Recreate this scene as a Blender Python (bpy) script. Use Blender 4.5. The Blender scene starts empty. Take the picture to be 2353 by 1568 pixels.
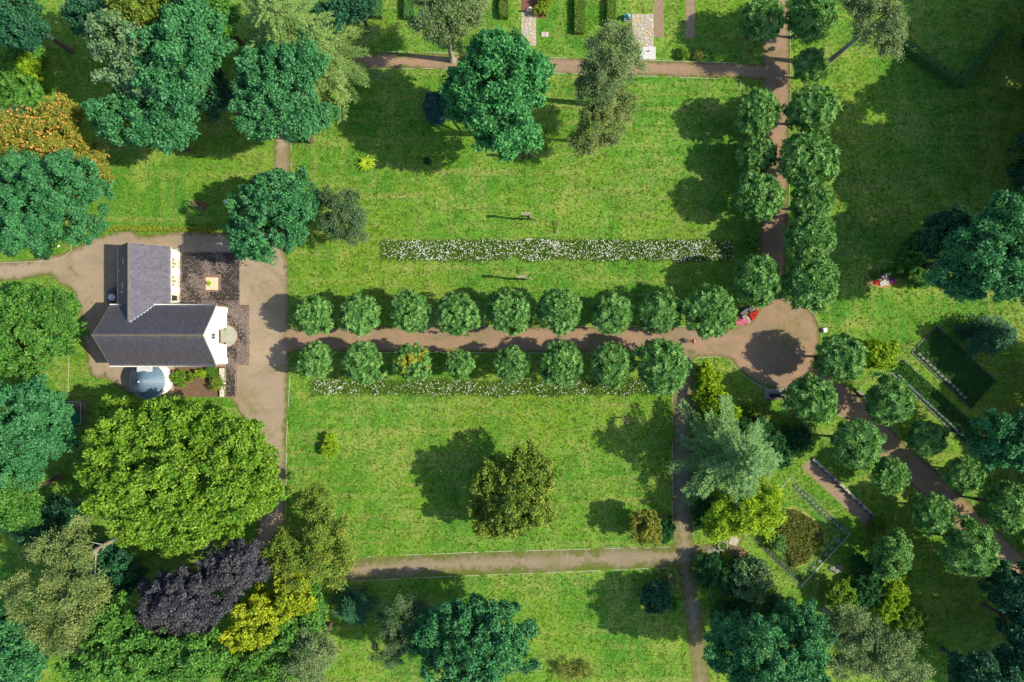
import bpy, math, random
import numpy as np
from mathutils import Vector

# ------------------------------------------------------------------ scene, camera, light
scene = bpy.context.scene
COL = scene.collection
HC = 102.0          # flying height of the camera
S = 15.4            # plan units per metre
CU, CV = 1176.5, 784.0

cam_d = bpy.data.cameras.new('camera'); cam_d.sensor_width = 36.0; cam_d.lens = 24.03
cam_d.clip_end = 3000.0; cam_d.clip_start = 0.5
cam = bpy.data.objects.new('camera', cam_d); COL.objects.link(cam)
cam.location = (0, 0, HC); scene.camera = cam

SUN_EL, SUN_AZ = math.radians(43), math.radians(5.5)
world = bpy.data.worlds.new('World'); scene.world = world; world.use_nodes = True
wn = world.node_tree.nodes; wl = world.node_tree.links
bg = wn.get('Background'); sky = wn.new('ShaderNodeTexSky'); sky.sky_type = 'NISHITA'
sky.sun_disc = False; sky.sun_elevation = SUN_EL; sky.sun_rotation = math.radians(90) + SUN_AZ
wl.new(sky.outputs[0], bg.inputs[0]); bg.inputs[1].default_value = 0.15
sun_d = bpy.data.lights.new('sun', 'SUN'); sun_d.energy = 4.6; sun_d.angle = math.radians(0.6)
sun_d.color = (1.0, 0.90, 0.68)
sun = bpy.data.objects.new('sun', sun_d); COL.objects.link(sun)
LD = Vector((-math.cos(SUN_EL)*math.cos(SUN_AZ), math.cos(SUN_EL)*math.sin(SUN_AZ), -math.sin(SUN_EL)))
sun.rotation_euler = LD.to_track_quat('-Z', 'Y').to_euler()
vs = scene.view_settings
vs.view_transform = 'Standard'; vs.look = 'None'; vs.exposure = 0.78; vs.gamma = 1.0

# ------------------------------------------------------------------ helpers
def G(u, v, z=0.0):
    k = (1 - z/HC)/S
    return ((u-CU)*k, (CV-v)*k, z)

def tag(o, label=None, cat=None, group=None, kind=None):
    if label: o['label'] = label
    if cat: o['category'] = cat
    if group: o['group'] = group
    if kind: o['kind'] = kind
    return o

def empty(name, loc=(0, 0, 0), rz=0.0):
    o = bpy.data.objects.new(name, None); COL.objects.link(o)
    o.location = loc; o.rotation_euler = (0, 0, rz); o.empty_display_size = 0.3
    return o

def link(name, me, parent=None, loc=None, rz=None):
    o = bpy.data.objects.new(name, me); COL.objects.link(o)
    if parent: o.parent = parent
    if loc is not None: o.location = loc
    if rz is not None: o.rotation_euler = (0, 0, rz)
    return o

def pymesh(name, V, F, m=None, smooth=False):
    me = bpy.data.meshes.new(name)
    me.from_pydata([tuple(map(float, v)) for v in V], [], [tuple(map(int, f)) for f in F])
    if m: me.materials.append(m)
    if smooth: me.polygons.foreach_set('use_smooth', [True]*len(me.polygons))
    me.update()
    return me

def fastmesh(name, V, F, m=None, tint=None, smooth=False):
    """V (n,3), F (k,c) of one face size; tint = one value for each face"""
    V = np.ascontiguousarray(V, dtype=np.float32); F = np.ascontiguousarray(F, dtype=np.int32)
    me = bpy.data.meshes.new(name); n = len(F); c = F.shape[1] if n else 3
    me.vertices.add(len(V)); me.vertices.foreach_set('co', V.ravel())
    me.loops.add(n*c); me.loops.foreach_set('vertex_index', F.ravel())
    me.polygons.add(n)
    me.polygons.foreach_set('loop_start', np.arange(0, n*c, c, dtype=np.int32))
    try: me.polygons.foreach_set('loop_total', np.full(n, c, dtype=np.int32))
    except Exception: pass
    if m: me.materials.append(m)
    if tint is not None:
        a = me.attributes.new('tint', 'FLOAT', 'FACE'); a.data.foreach_set('value', np.asarray(tint, dtype=np.float32))
    if smooth: me.polygons.foreach_set('use_smooth', np.ones(n, dtype=bool))
    me.update(calc_edges=True)
    return me

class MB:
    def __init__(s): s.V = []; s.F = []
    def add(s, V, F):
        b = len(s.V); s.V += [tuple(v) for v in V]; s.F += [tuple(i+b for i in f) for f in F]; return s
    def box(s, x0, y0, z0, x1, y1, z1, bv=0.0):
        if bv:
            b = bv
            V = [(x0, y0, z0), (x1, y0, z0), (x1, y1, z0), (x0, y1, z0),
                 (x0, y0, z1-b), (x1, y0, z1-b), (x1, y1, z1-b), (x0, y1, z1-b),
                 (x0+b, y0+b, z1), (x1-b, y0+b, z1), (x1-b, y1-b, z1), (x0+b, y1-b, z1)]
            F = [(3, 2, 1, 0), (8, 9, 10, 11)]
            for i in range(4):
                j = (i+1) % 4; F += [(i, j, 4+j, 4+i), (4+i, 4+j, 8+j, 8+i)]
            return s.add(V, F)
        V = [(x0, y0, z0), (x1, y0, z0), (x1, y1, z0), (x0, y1, z0), (x0, y0, z1), (x1, y0, z1), (x1, y1, z1), (x0, y1, z1)]
        return s.add(V, [(3, 2, 1, 0), (4, 5, 6, 7), (0, 1, 5, 4), (1, 2, 6, 5), (2, 3, 7, 6), (3, 0, 4, 7)])
    def prism(s, P, z0, z1, inset=0.0):
        """P counter-clockwise outline (x,y)"""
        n = len(P); c = np.mean(np.array(P), axis=0)
        T = [(p[0]+(c[0]-p[0])*inset, p[1]+(c[1]-p[1])*inset) for p in P]
        V = [(p[0], p[1], z0) for p in P] + [(p[0], p[1], z1) for p in T]
        F = [tuple(range(n-1, -1, -1)), tuple(range(n, 2*n))] + [(i, (i+1) % n, n+(i+1) % n, n+i) for i in range(n)]
        return s.add(V, F)
    def extrude(s, P, d):
        """planar polygon of 3-D points P pushed along d"""
        n = len(P); d = np.array(d)
        V = [tuple(p) for p in P] + [tuple(np.array(p)+d) for p in P]
        F = [tuple(range(n-1, -1, -1)), tuple(range(n, 2*n))] + [(i, (i+1) % n, n+(i+1) % n, n+i) for i in range(n)]
        return s.add(V, F)
    def tube(s, P, R, n=6):
        P = [np.array(p, float) for p in P]; rings = []
        for i, p in enumerate(P):
            t = P[min(i+1, len(P)-1)]-P[max(i-1, 0)]; t = t/(np.linalg.norm(t)+1e-9)
            a = np.array((0, 0, 1.0)) if abs(t[2]) < .9 else np.array((1.0, 0, 0))
            x = np.cross(t, a); x /= np.linalg.norm(x); y = np.cross(t, x)
            rings.append([p+R[i]*(math.cos(2*math.pi*k/n)*x+math.sin(2*math.pi*k/n)*y) for k in range(n)])
        V = [tuple(q) for r in rings for q in r]; F = []
        for i in range(len(P)-1):
            for k in range(n):
                F.append((i*n+k, i*n+(k+1) % n, (i+1)*n+(k+1) % n, (i+1)*n+k))
        F += [tuple(range(n)), tuple(range((len(P)-1)*n+n-1, (len(P)-1)*n-1, -1))]
        return s.add(V, F)
    def lathe(s, prof, n=20, c=(0, 0)):
        V = []; F = []
        for r, z in prof:
            for k in range(n): V.append((c[0]+r*math.cos(2*math.pi*k/n), c[1]+r*math.sin(2*math.pi*k/n), z))
        for i in range(len(prof)-1):
            for k in range(n): F.append((i*n+k, i*n+(k+1) % n, (i+1)*n+(k+1) % n, (i+1)*n+k))
        F += [tuple(range((len(prof)-1)*n, len(prof)*n))]
        return s.add(V, F)
    def obj(s, name, m, parent=None, smooth=False, loc=None, rz=None):
        return link(name, pymesh(name, s.V, s.F, m, smooth), parent, loc, rz)
    def mesh(s, name, m, smooth=False): return pymesh(name, s.V, s.F, m, smooth)

# ------------------------------------------------------------------ materials
def nt(name):
    m = bpy.data.materials.new(name); m.use_nodes = True
    t = m.node_tree; t.nodes.clear()
    out = t.nodes.new('ShaderNodeOutputMaterial')
    return m, t, out

def N(t, typ, **kw):
    n = t.nodes.new(typ)
    for k, v in kw.items(): setattr(n, k, v)
    return n

def noise(t, scale, detail=4, rough=.6, vec=None, dist=0.0):
    n = N(t, 'ShaderNodeTexNoise'); n.inputs['Scale'].default_value = scale
    n.inputs['Detail'].default_value = detail; n.inputs['Roughness'].default_value = rough
    n.inputs['Distortion'].default_value = dist
    if vec is not None: t.links.new(vec, n.inputs['Vector'])
    return n.outputs['Fac']

def rng_(t, val, a, b, c=0.0, d=1.0):
    n = N(t, 'ShaderNodeMapRange'); n.inputs[1].default_value = a; n.inputs[2].default_value = b
    n.inputs[3].default_value = c; n.inputs[4].default_value = d; n.clamp = True
    t.links.new(val, n.inputs[0]); return n.outputs[0]

def mixc(t, fac, a, b, mode='MIX'):
    n = N(t, 'ShaderNodeMix', data_type='RGBA', blend_type=mode)
    if isinstance(fac, (int, float)): n.inputs[0].default_value = fac
    else: t.links.new(fac, n.inputs[0])
    for s_, v in ((6, a), (7, b)):
        if isinstance(v, tuple): n.inputs[s_].default_value = (*v, 1)
        else: t.links.new(v, n.inputs[s_])
    return n.outputs[2]

def math_(t, op, a, b=None):
    n = N(t, 'ShaderNodeMath', operation=op)
    for i, v in enumerate((a, b)):
        if v is None: continue
        if isinstance(v, (int, float)): n.inputs[i].default_value = v
        else: t.links.new(v, n.inputs[i])
    return n.outputs[0]

def bsdf(t, out, col, rough=.7, spec=.3, bump=None, bstr=.3, bdist=.05, metal=0.0):
    b = N(t, 'ShaderNodeBsdfPrincipled')
    if isinstance(col, tuple): b.inputs['Base Color'].default_value = (*col, 1)
    else: t.links.new(col, b.inputs['Base Color'])
    if isinstance(rough, (int, float)): b.inputs['Roughness'].default_value = rough
    else: t.links.new(rough, b.inputs['Roughness'])
    b.inputs['Specular IOR Level'].default_value = spec; b.inputs['Metallic'].default_value = metal
    if bump is not None:
        n = N(t, 'ShaderNodeBump'); n.inputs['Strength'].default_value = bstr; n.inputs['Distance'].default_value = bdist
        t.links.new(bump, n.inputs['Height']); t.links.new(n.outputs[0], b.inputs['Normal'])
    t.links.new(b.outputs[0], out.inputs[0]); return b

def pos(t): return N(t, 'ShaderNodeNewGeometry').outputs['Position']
def scaled(t, v, sx, sy, sz=1.0):
    n = N(t, 'ShaderNodeMapping'); n.inputs['Scale'].default_value = (sx, sy, sz); t.links.new(v, n.inputs[0]); return n.outputs[0]
def attr(t, name): return N(t, 'ShaderNodeAttribute', attribute_name=name).outputs['Fac']

def plain(name, a, b=None, scale=6.0, rough=.75, spec=.3, bump=.25, bd=.02, metal=0.0):
    m, t, o = nt(name)
    f = noise(t, scale, 5, .65, pos(t)); g = noise(t, scale*7, 3, .6, pos(t))
    b = b or tuple(min(1, x*.7) for x in a)
    c = mixc(t, rng_(t, f, .35, .68), a, b)
    c = mixc(t, rng_(t, g, .45, .75, 0, .35), c, tuple(x*.55 for x in b))
    bsdf(t, o, c, rough, spec, g, bump, bd, metal); return m

def tinted(name, cols, rough=.8, spec=.2):
    """colour from each face's own tint value, over a ramp"""
    m, t, o = nt(name)
    r = N(t, 'ShaderNodeValToRGB'); t.links.new(attr(t, 'tint'), r.inputs[0])
    e = r.color_ramp.elements
    while len(e) < len(cols): e.new(.5)
    for i, c in enumerate(cols): e[i].position = i/(len(cols)-1); e[i].color = (*c, 1)
    g = noise(t, 9.0, 3, .6, pos(t))
    bsdf(t, o, mixc(t, rng_(t, g, .4, .75, 0, .3), r.outputs[0], (.03, .03, .03)), rough, spec, g, .3, .02); return m

def leafmat(name, dark, light, trans=.28, rough=.5, spec=.35, patch=None):
    m, t, o = nt(name)
    tt = attr(t, 'tint'); p = pos(t)
    c = mixc(t, tt, dark, light)
    big = noise(t, .35, 3, .6, p)
    c = mixc(t, rng_(t, big, .35, .7, 0, .30), c, tuple(x*y for x, y in zip(light, (.62, .8, 1.05))))
    if patch: c = mixc(t, rng_(t, noise(t, .5, 2, .5, p), .52, .64), c, patch)
    b = N(t, 'ShaderNodeBsdfPrincipled'); t.links.new(c, b.inputs['Base Color'])
    b.inputs['Roughness'].default_value = rough; b.inputs['Specular IOR Level'].default_value = spec
    tr = N(t, 'ShaderNodeBsdfTranslucent')
    t.links.new(mixc(t, 1.0, c, (1.35, 1.25, .45), 'MULTIPLY'), tr.inputs[0])
    mx = N(t, 'ShaderNodeMixShader'); mx.inputs[0].default_value = trans
    t.links.new(b.outputs[0], mx.inputs[1]); t.links.new(tr.outputs[0], mx.inputs[2]); t.links.new(mx.outputs[0], o.inputs[0])
    return m

# lawn
def lawn_material():
    m, t, o = nt('lawn_grass'); p = pos(t)
    n1 = noise(t, .045, 4, .6, p); n2 = noise(t, .16, 6, .70, p, .8); n3 = noise(t, .9, 6, .78, p, .5); n4 = noise(t, 3.0, 6, .85, p)
    st = noise(t, 1.0, 6, .7, scaled(t, p, .045, .62)); st2 = noise(t, 1.0, 6, .7, scaled(t, p, .5, .07))
    c = mixc(t, rng_(t, n2, .40, .60), (.042, .165, .012), (.112, .250, .024))
    c = mixc(t, rng_(t, n1, .44, .60, 0, .65), c, (.138, .232, .014))
    dry = math_(t, 'MULTIPLY', rng_(t, st, .49, .61), rng_(t, n3, .44, .58))
    c = mixc(t, math_(t, 'MULTIPLY', dry, .8), c, (.330, .295, .105))
    dry2 = math_(t, 'MULTIPLY', rng_(t, st2, .51, .63), rng_(t, n3, .42, .58))
    c = mixc(t, math_(t, 'MULTIPLY', dry2, .65), c, (.275, .275, .085))
    c = mixc(t, rng_(t, n2, .53, .66, 0, .6), c, (.235, .255, .060))
    c = mixc(t, rng_(t, n3, .50, .62, 0, .65), c, (.026, .115, .008))
    c = mixc(t, rng_(t, n4, .50, .60, 0, .70), c, (.018, .085, .006))
    c = mixc(t, rng_(t, n4, .38, .47, .55, 0), c, (.280, .320, .090))
    bsdf(t, o, c, .9, .12, math_(t, 'ADD', n4, math_(t, 'MULTIPLY', n3, 1.4)), .8, .10); return m

def gravel_material(name, a, b, moss=(.075, .085, .018), reach=1.0):
    m, t, o = nt(name); p = pos(t)
    e = attr(t, 'edge')
    n1 = noise(t, .22, 4, .6, p, .6); n2 = noise(t, 1.3, 5, .7, p); n3 = noise(t, 16, 3, .7, p)
    c = mixc(t, rng_(t, n1, .36, .66), a, b)
    c = mixc(t, rng_(t, n2, .45, .75, 0, .45), c, tuple(x*.62 for x in a))
    c = mixc(t, rng_(t, n3, .42, .8, 0, .45), c, tuple(x*.5 for x in b))
    w = math_(t, 'ADD', e, math_(t, 'MULTIPLY', math_(t, 'SUBTRACT', n2, .5), 2.4*reach))
    w = math_(t, 'ADD', w, math_(t, 'MULTIPLY', math_(t, 'SUBTRACT', n1, .5), 1.8*reach))
    c = mixc(t, rng_(t, w, .0, .75*reach, .95, 0), c, moss)
    c = mixc(t, rng_(t, w, -.35*reach, .28*reach, .85, 0), c, (.080, .130, .010))
    c = mixc(t, math_(t, 'MULTIPLY', rng_(t, noise(t, .13, 4, .65, p, 1.0), .52, .66), rng_(t, n2, .38, .6, .25, .8)), c, (.135, .130, .050))
    bsdf(t, o, c, .92, .1, n3, .5, .03); return m

M = {}
M['lawn'] = lawn_material()
M['gravel'] = gravel_material('gravel', (.30, .235, .170), (.235, .190, .140), reach=1.0)
M['gravel_pink'] = gravel_material('gravel_pink', (.275, .185, .125), (.215, .155, .108), reach=.8)
M['gravel_moss'] = gravel_material('gravel_moss', (.26, .20, .14), (.20, .17, .12), reach=2.0)
M['kerb'] = plain('kerb_concrete', (.42, .40, .32), (.26, .26, .18), 3.0)
M['soil'] = plain('soil', (.15, .095, .055), (.095, .06, .038), 2.0, bump=.6, bd=.06)
M['soil_gravel'] = plain('soil_gravel', (.235, .165, .105), (.16, .115, .075), 1.6, bump=.6, bd=.05)
M['mulch'] = plain('mulch', (.20, .085, .055), (.09, .04, .03), 9.0, bump=.8, bd=.06)
M['sand'] = plain('sand_soil', (.33, .20, .075), (.20, .12, .05), 4.0, bump=.5, bd=.05)
M['white_wall'] = plain('white_render', (.80, .80, .78), (.74, .74, .72), .8, .85, .2, .08, .01)
M['cream_wall'] = plain('cream_render', (.68, .64, .55), (.58, .54, .46), 1.0, .85, .2, .1, .01)
M['concrete'] = plain('concrete', (.33, .34, .28), (.24, .25, .20), 1.5, .85, .2, .2)
M['concrete_light'] = plain('concrete_light', (.50, .47, .38), (.40, .38, .31), 2.5, .85, .2, .2)
M['lead'] = plain('zinc_roof', (.095, .165, .245), (.07, .125, .19), .8, .5, .4, .05, .01, .0)
M['lead_pale'] = plain('zinc_pale', (.50, .53, .56), (.42, .45, .48), 1.2, .45, .4, .05, .01, .1)
M['gutter'] = plain('gutter_zinc', (.55, .55, .52), (.42, .42, .39), 3.0, .5, .4, .05)
M['door'] = plain('door_wood', (.12, .035, .022), (.085, .025, .016), 4.0, .5, .4)
M['glass'] = plain('dark_glass', (.035, .04, .045), (.02, .025, .03), 3.0, .12, .6, .0)
M['pane'] = plain('wall_glass', (.30, .27, .21), (.24, .22, .18), 3.0, .25, .5, .0)
M['timber'] = plain('old_timber', (.30, .27, .19), (.17, .15, .10), 7.0, .85, .2, .5)
M['timber_dark'] = plain('dark_timber', (.045, .040, .030), (.025, .022, .018), 7.0, .85, .2, .5)
M['stone_dark'] = plain('dark_stone', (.075, .08, .085), (.05, .055, .06), 5.0, .5, .4, .3)
M['stone_grey'] = plain('grey_stone', (.21, .21, .19), (.14, .145, .13), 5.0, .75, .3, .4)
M['stone_pale'] = plain('pale_stone', (.46, .45, .38), (.34, .34, .28), 5.0, .8, .3, .3)
M['stone_white'] = plain('white_stone', (.66, .67, .66), (.52, .53, .52), 6.0, .7, .3, .2)
M['flag'] = plain('flagstone', (.37, .34, .27), (.26, .25, .21), 2.2, .8, .25, .3)
M['flag_warm'] = plain('flagstone_warm', (.40, .34, .21), (.30, .24, .15), 2.2, .8, .25, .3)
M['flag_pink'] = plain('flagstone_pink', (.42, .36, .31), (.34, .29, .25), 2.2, .8, .25, .3)
M['mortar'] = plain('mortar', (.20, .185, .12), (.13, .13, .06), 5.0)
M['bark'] = plain('bark', (.10, .08, .06), (.06, .048, .036), 5.0, .9, .1, .6, .03)
M['bark_white'] = plain('birch_bark', (.30, .29, .22), (.18, .175, .13), 4.0, .85, .15, .3)
M['bark_dead'] = plain('dead_wood', (.30, .24, .16), (.19, .14, .09), 5.0, .9, .1, .4)
M['tile'] = tinted('roof_tile', [(.074, .074, .104), (.100, .098, .132), (.124, .120, .152)], .62, .35)
M['tile_moss'] = tinted('roof_tile_mossy', [(.068, .069, .098), (.092, .092, .122), (.120, .118, .134), (.19, .17, .04)], .66, .3)
M['ridge'] = plain('ridge_tile', (.115, .10, .085), (.085, .078, .06), 3.0, .7, .3, .3)
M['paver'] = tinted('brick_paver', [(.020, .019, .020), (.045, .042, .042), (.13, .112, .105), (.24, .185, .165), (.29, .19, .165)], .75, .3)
M['pebble'] = tinted('pebble', [(.30, .22, .11), (.52, .43, .27), (.68, .62, .47)], .8, .25)
M['litter'] = tinted('leaf_litter', [(.36, .26, .13), (.50, .40, .22)], .9, .1)
M['grass_blade'] = leafmat('grass_blade', (.040, .115, .006), (.150, .215, .018), .2, .7, .15)
M['straw'] = leafmat('dry_grass', (.10, .125, .02), (.30, .27, .085), .2, .8, .1)
M['meadow'] = leafmat('meadow_leaf', (.060, .140, .014), (.150, .245, .035), .2, .65, .2)
M['petal_white'] = tinted('white_petals', [(.55, .60, .50), (.80, .82, .76)], .8, .2)
M['petal_red'] = tinted('red_petals', [(.42, .012, .012), (.70, .045, .020)], .7, .2)
M['petal_pink'] = tinted('pink_petals', [(.45, .08, .10), (.72, .28, .28), (.60, .10, .35)], .7, .2)
M['petal_magenta'] = tinted('magenta_petals', [(.25, .015, .14), (.50, .06, .32)], .7, .2)
M['petal_orange'] = tinted('orange_panicles', [(.55, .24, .045), (.66, .40, .10)], .7, .2)
M['turquoise'] = plain('verdigris', (.13, .42, .42), (.07, .25, .27), 5.0, .6, .3, .3)
M['green_metal'] = plain('green_metal', (.012, .13, .085), (.010, .10, .065), 2.0, .5, .4, .1)
M['pink_cloth'] = plain('pink_cloth', (.62, .012, .20), (.48, .008, .16), 14.0, .8, .2, .4)
M['dark_cloth'] = plain('dark_cloth', (.02, .02, .028), (.014, .014, .02), 12.0, .85, .2, .4)
M['skin'] = plain('skin', (.50, .29, .20), (.45, .25, .17), 10.0, .55, .3, .1)
M['hair'] = plain('grey_hair', (.62, .57, .50), (.45, .40, .34), 18.0, .7, .3, .5)
M['plastic_white'] = plain('white_plastic', (.78, .78, .78), (.70, .70, .70), 4.0, .4, .4, .05)
M['plastic_dark'] = plain('dark_plastic', (.03, .035, .045), (.02, .025, .03), 4.0, .45, .4, .05)
M['red_plastic'] = plain('red_plastic', (.40, .02, .03), (.30, .015, .02), 4.0, .4, .4, .05)
M['blue_plastic'] = plain('teal_plastic', (.05, .24, .25), (.04, .18, .19), 4.0, .4, .4, .05)

LM = {   # leaves: dark, light
 'avenue':  leafmat('leaf_avenue', (.030, .140, .018), (.215, .400, .105), .25, .55, .22),
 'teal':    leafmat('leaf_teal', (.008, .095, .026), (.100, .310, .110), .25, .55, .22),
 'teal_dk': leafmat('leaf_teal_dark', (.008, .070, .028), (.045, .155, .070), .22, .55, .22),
 'jade':    leafmat('leaf_jade', (.008, .105, .024), (.115, .370, .110), .28, .55, .22),
 'sage':    leafmat('leaf_sage', (.030, .105, .030), (.210, .330, .150), .22, .55, .22),
 'green':   leafmat('leaf_green', (.022, .120, .012), (.150, .330, .055), .28, .55, .22),
 'bright':  leafmat('leaf_bright', (.040, .145, .008), (.250, .400, .035), .30, .55, .22),
 'lime':    leafmat('leaf_lime', (0.093, 0.248, 0.009), (0.384, 0.512, 0.023), .32, .55, .22),
 'yellow':  leafmat('leaf_yellow', (.100, .200, .010), (.480, .520, .025), .3, .55, .22),
 'yelgreen': leafmat('leaf_yellowgreen', (.040, .125, .012), (.270, .330, .045), .28, .55, .22),
 'olive':   leafmat('leaf_olive', (.050, .110, .020), (.280, .330, .100), .25, .55, .22),
 'birch':   leafmat('leaf_birch', (.045, .110, .030), (.240, .310, .120), .25, .55, .22),
 'greygreen': leafmat('leaf_greygreen', (0.028, 0.085, 0.028), (0.128, 0.198, 0.077), .22, .55, .22),
 'purple':  leafmat('leaf_purple', (.022, .022, .026), (.100, .096, .112), .12, .55, .22),
 'larch':   leafmat('leaf_larch', (.055, .140, .030), (.300, .420, .120), .25, .55, .22),
 'cedar':   leafmat('leaf_cedar', (.035, .130, .030), (.230, .390, .120), .22, .55, .22),
 'blue':    leafmat('leaf_bluegreen', (0.012, 0.078, 0.059), (0.064, 0.166, 0.134), .15, .55, .22),
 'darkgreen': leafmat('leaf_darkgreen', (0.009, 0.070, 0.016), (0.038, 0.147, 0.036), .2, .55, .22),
 'laurel':  leafmat('leaf_laurel', (0.012, 0.085, 0.016), (0.211, 0.333, 0.134), .15, .55, .22),
 'mixed':   leafmat('leaf_pale_yellow_patch', (.030, .140, .018), (.215, .400, .105), .28, .55, .22, patch=(.34, .34, .03)),
 'orange':  leafmat('leaf_gold', (.080, .130, .015), (.340, .330, .050), .3, .55, .22),
 'heather': leafmat('leaf_heather', (.080, .120, .016), (.260, .270, .060), .2, .55, .22),
 'hedge':   leafmat('leaf_hedge', (0.046, 0.139, 0.009), (0.166, 0.275, 0.026), .2, .55, .22),
 'hedge_dk': leafmat('leaf_hedge_dark', (.040, .150, .022), (.110, .270, .055), .2, .55, .22),
 'hedge_yel': leafmat('leaf_hedge_yellow', (0.109, 0.202, 0.009), (0.320, 0.384, 0.026), .25, .55, .22),
 'cover':   leafmat('leaf_groundcover', (.016, .095, .014), (.070, .190, .045), .2, .55, .22),
}

# ------------------------------------------------------------------ ground and paths
def poly_sdf(P, X, Y):
    """positive inside, in plan units"""
    P = np.array(P, float); n = len(P); d2 = np.full(X.shape, 1e18); ins = np.zeros(X.shape, bool)
    for i in range(n):
        a = P[i]; b = P[(i+1) % n]; ab = b-a
        t = np.clip(((X-a[0])*ab[0]+(Y-a[1])*ab[1])/(ab@ab+1e-9), 0, 1)
        d2 = np.minimum(d2, (X-a[0]-t*ab[0])**2+(Y-a[1]-t*ab[1])**2)
        c = ((a[1] <= Y) & (b[1] > Y)) | ((b[1] <= Y) & (a[1] > Y))
        with np.errstate(divide='ignore', invalid='ignore'):
            xi = a[0]+(Y-a[1])/(b[1]-a[1]+1e-12)*(b[0]-a[0])
        ins ^= c & (X < xi)
    return np.where(ins, np.sqrt(d2), -np.sqrt(d2))

def line_sdf(P, w, X, Y):
    P = np.array(P, float); best = np.full(X.shape, 1e18)
    for i in range(len(P)-1):
        a, b = P[i], P[i+1]; ab = b-a
        t = np.clip(((X-a[0])*ab[0]+(Y-a[1])*ab[1])/(ab@ab+1e-9), 0, 1)
        best = np.minimum(best, np.hypot(X-a[0]-t*ab[0], Y-a[1]-t*ab[1]))
    return w/2-best

PATHS = [  # name, kind, outline, width, material
 ('gravel_forecourt', 'poly', [(190, 572), (240, 548), (420, 532), (540, 534), (600, 522), (632, 530), (662, 600), (665, 742), (668, 750), (668, 808), (665, 840), (660, 905), (656, 1100), (655, 1270), (585, 1270), (600, 1100), (556, 960), (530, 915), (300, 908), (240, 872), (212, 800), (208, 690)], 0, 'gravel'),
 ('chapel_yard', 'poly', [(150, 605), (240, 560), (240, 720), (205, 705), (178, 650)], 0, 'gravel'),
 ('drive', 'line', [(-90, 632), (60, 620), (150, 603), (225, 566), (300, 550)], 44, 'gravel'),
 ('drive_bend', 'line', [(120, 612), (185, 655), (206, 720), (212, 780), (225, 850)], 44, 'gravel'),
 ('avenue_path', 'line', [(640, 779), (1640, 781)], 60, 'gravel_pink'),
 ('narrow_path', 'line', [(650, 60), (648, 300), (648, 430), (640, 560)], 38, 'gravel'),
 ('cemetery_path', 'line', [(560, 136), (800, 138), (1100, 145), (1300, 151), (1500, 157), (1700, 163), (1770, 168)], 36, 'gravel_pink'),
 ('tree_lined_path', 'line', [(1783, -120), (1783, 200), (1780, 450), (1776, 600), (1776, 730)], 62, 'gravel_pink'),
 ('round_place', 'poly', [(1600, 751), (1690, 752), (1728, 735), (1748, 705), (1752, 680), (1812, 680), (1850, 705), (1874, 728), (1885, 756), (1884, 790), (1872, 832), (1910, 860), (1880, 925), (1800, 896), (1752, 888), (1722, 872), (1694, 846), (1674, 823), (1640, 819), (1590, 821)], 0, 'gravel_pink'),
 ('slanting_walk', 'line', [(1850, 850), (1962, 940), (2062, 1047), (2130, 1106), (2200, 1172), (2330, 1300), (2520, 1490)], 64, 'gravel_pink'),
 ('garden_path', 'line', [(1570, 815), (1569, 1230), (1572, 1290)], 48, 'gravel_moss'),
 ('lower_path', 'line', [(1572, 1285), (1592, 1400), (1612, 1568), (1622, 1700)], 40, 'gravel_moss'),
 ('cross_path', 'line', [(770, 1312), (922, 1303), (1150, 1294), (1400, 1284), (1560, 1278)], 50, 'gravel_moss'),
 ('bed_path', 'line', [(1570, 1268), (1620, 1262), (1660, 1252), (1700, 1235)], 22, 'gravel_moss'),
]
def shape_sdf(p, X, Y):
    return poly_sdf(p[2], X, Y) if p[1] == 'poly' else line_sdf(p[2], p[3], X, Y)
def path_sdf(X, Y):
    X = np.asarray(X, float); Y = np.asarray(Y, float)
    return np.max([shape_sdf(p, X, Y) for p in PATHS], axis=0)

def build_paths():
    st = 6.0; u0, u1, v0, v1 = -60, 2440, -60, 1640
    nu = int((u1-u0)/st)+1; nv = int((v1-v0)/st)+1
    X, Y = np.meshgrid(u0+np.arange(nu)*st, v0+np.arange(nv)*st)
    D = path_sdf(X, Y); e = .5
    gx = (path_sdf(X+e, Y)-path_sdf(X-e, Y))/(2*e); gy = (path_sdf(X, Y+e)-path_sdf(X, Y-e))/(2*e)
    gl = np.hypot(gx, gy)+1e-6
    out = D < 0
    X2 = np.where(out, X-gx/gl*D, X); Y2 = np.where(out, Y-gy/gl*D, Y)
    idx = np.arange(nu*nv).reshape(nv, nu)
    a, b, c, d = idx[:-1, :-1].ravel(), idx[:-1, 1:].ravel(), idx[1:, 1:].ravel(), idx[1:, :-1].ravel()
    Df = D.ravel(); quads = np.stack([d, c, b, a], 1)
    keep = (Df[quads].max(1) > 0) & (Df[quads].min(1) > -1.8*st)
    quads = quads[keep]
    cx = X.ravel()[quads].mean(1); cy = Y.ravel()[quads].mean(1)
    own = np.argmax([shape_sdf(p, cx, cy) for p in PATHS], axis=0)
    XX, YY = X2.ravel(), Y2.ravel()
    for k, p in enumerate(PATHS):
        q = quads[own == k]
        if not len(q): continue
        us, inv = np.unique(q, return_inverse=True)
        V = np.stack([(XX[us]-CU)/S, (CV-YY[us])/S, np.full(len(us), .006)], 1)
        me = fastmesh(p[0], V, inv.reshape(q.shape), M[p[4]])
        at = me.attributes.new('edge', 'FLOAT', 'POINT'); at.data.foreach_set('value', np.maximum(Df[us], 0).astype(np.float32)/S)
        tag(link(p[0], me), kind='structure')

mb = MB(); R = 600.0
mb.add([(-R, -R, 0), (R, -R, 0), (R, R, 0), (-R, R, 0)], [(0, 1, 2, 3)])
tag(mb.obj('lawn', M['lawn']), kind='structure')
build_paths()

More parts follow.
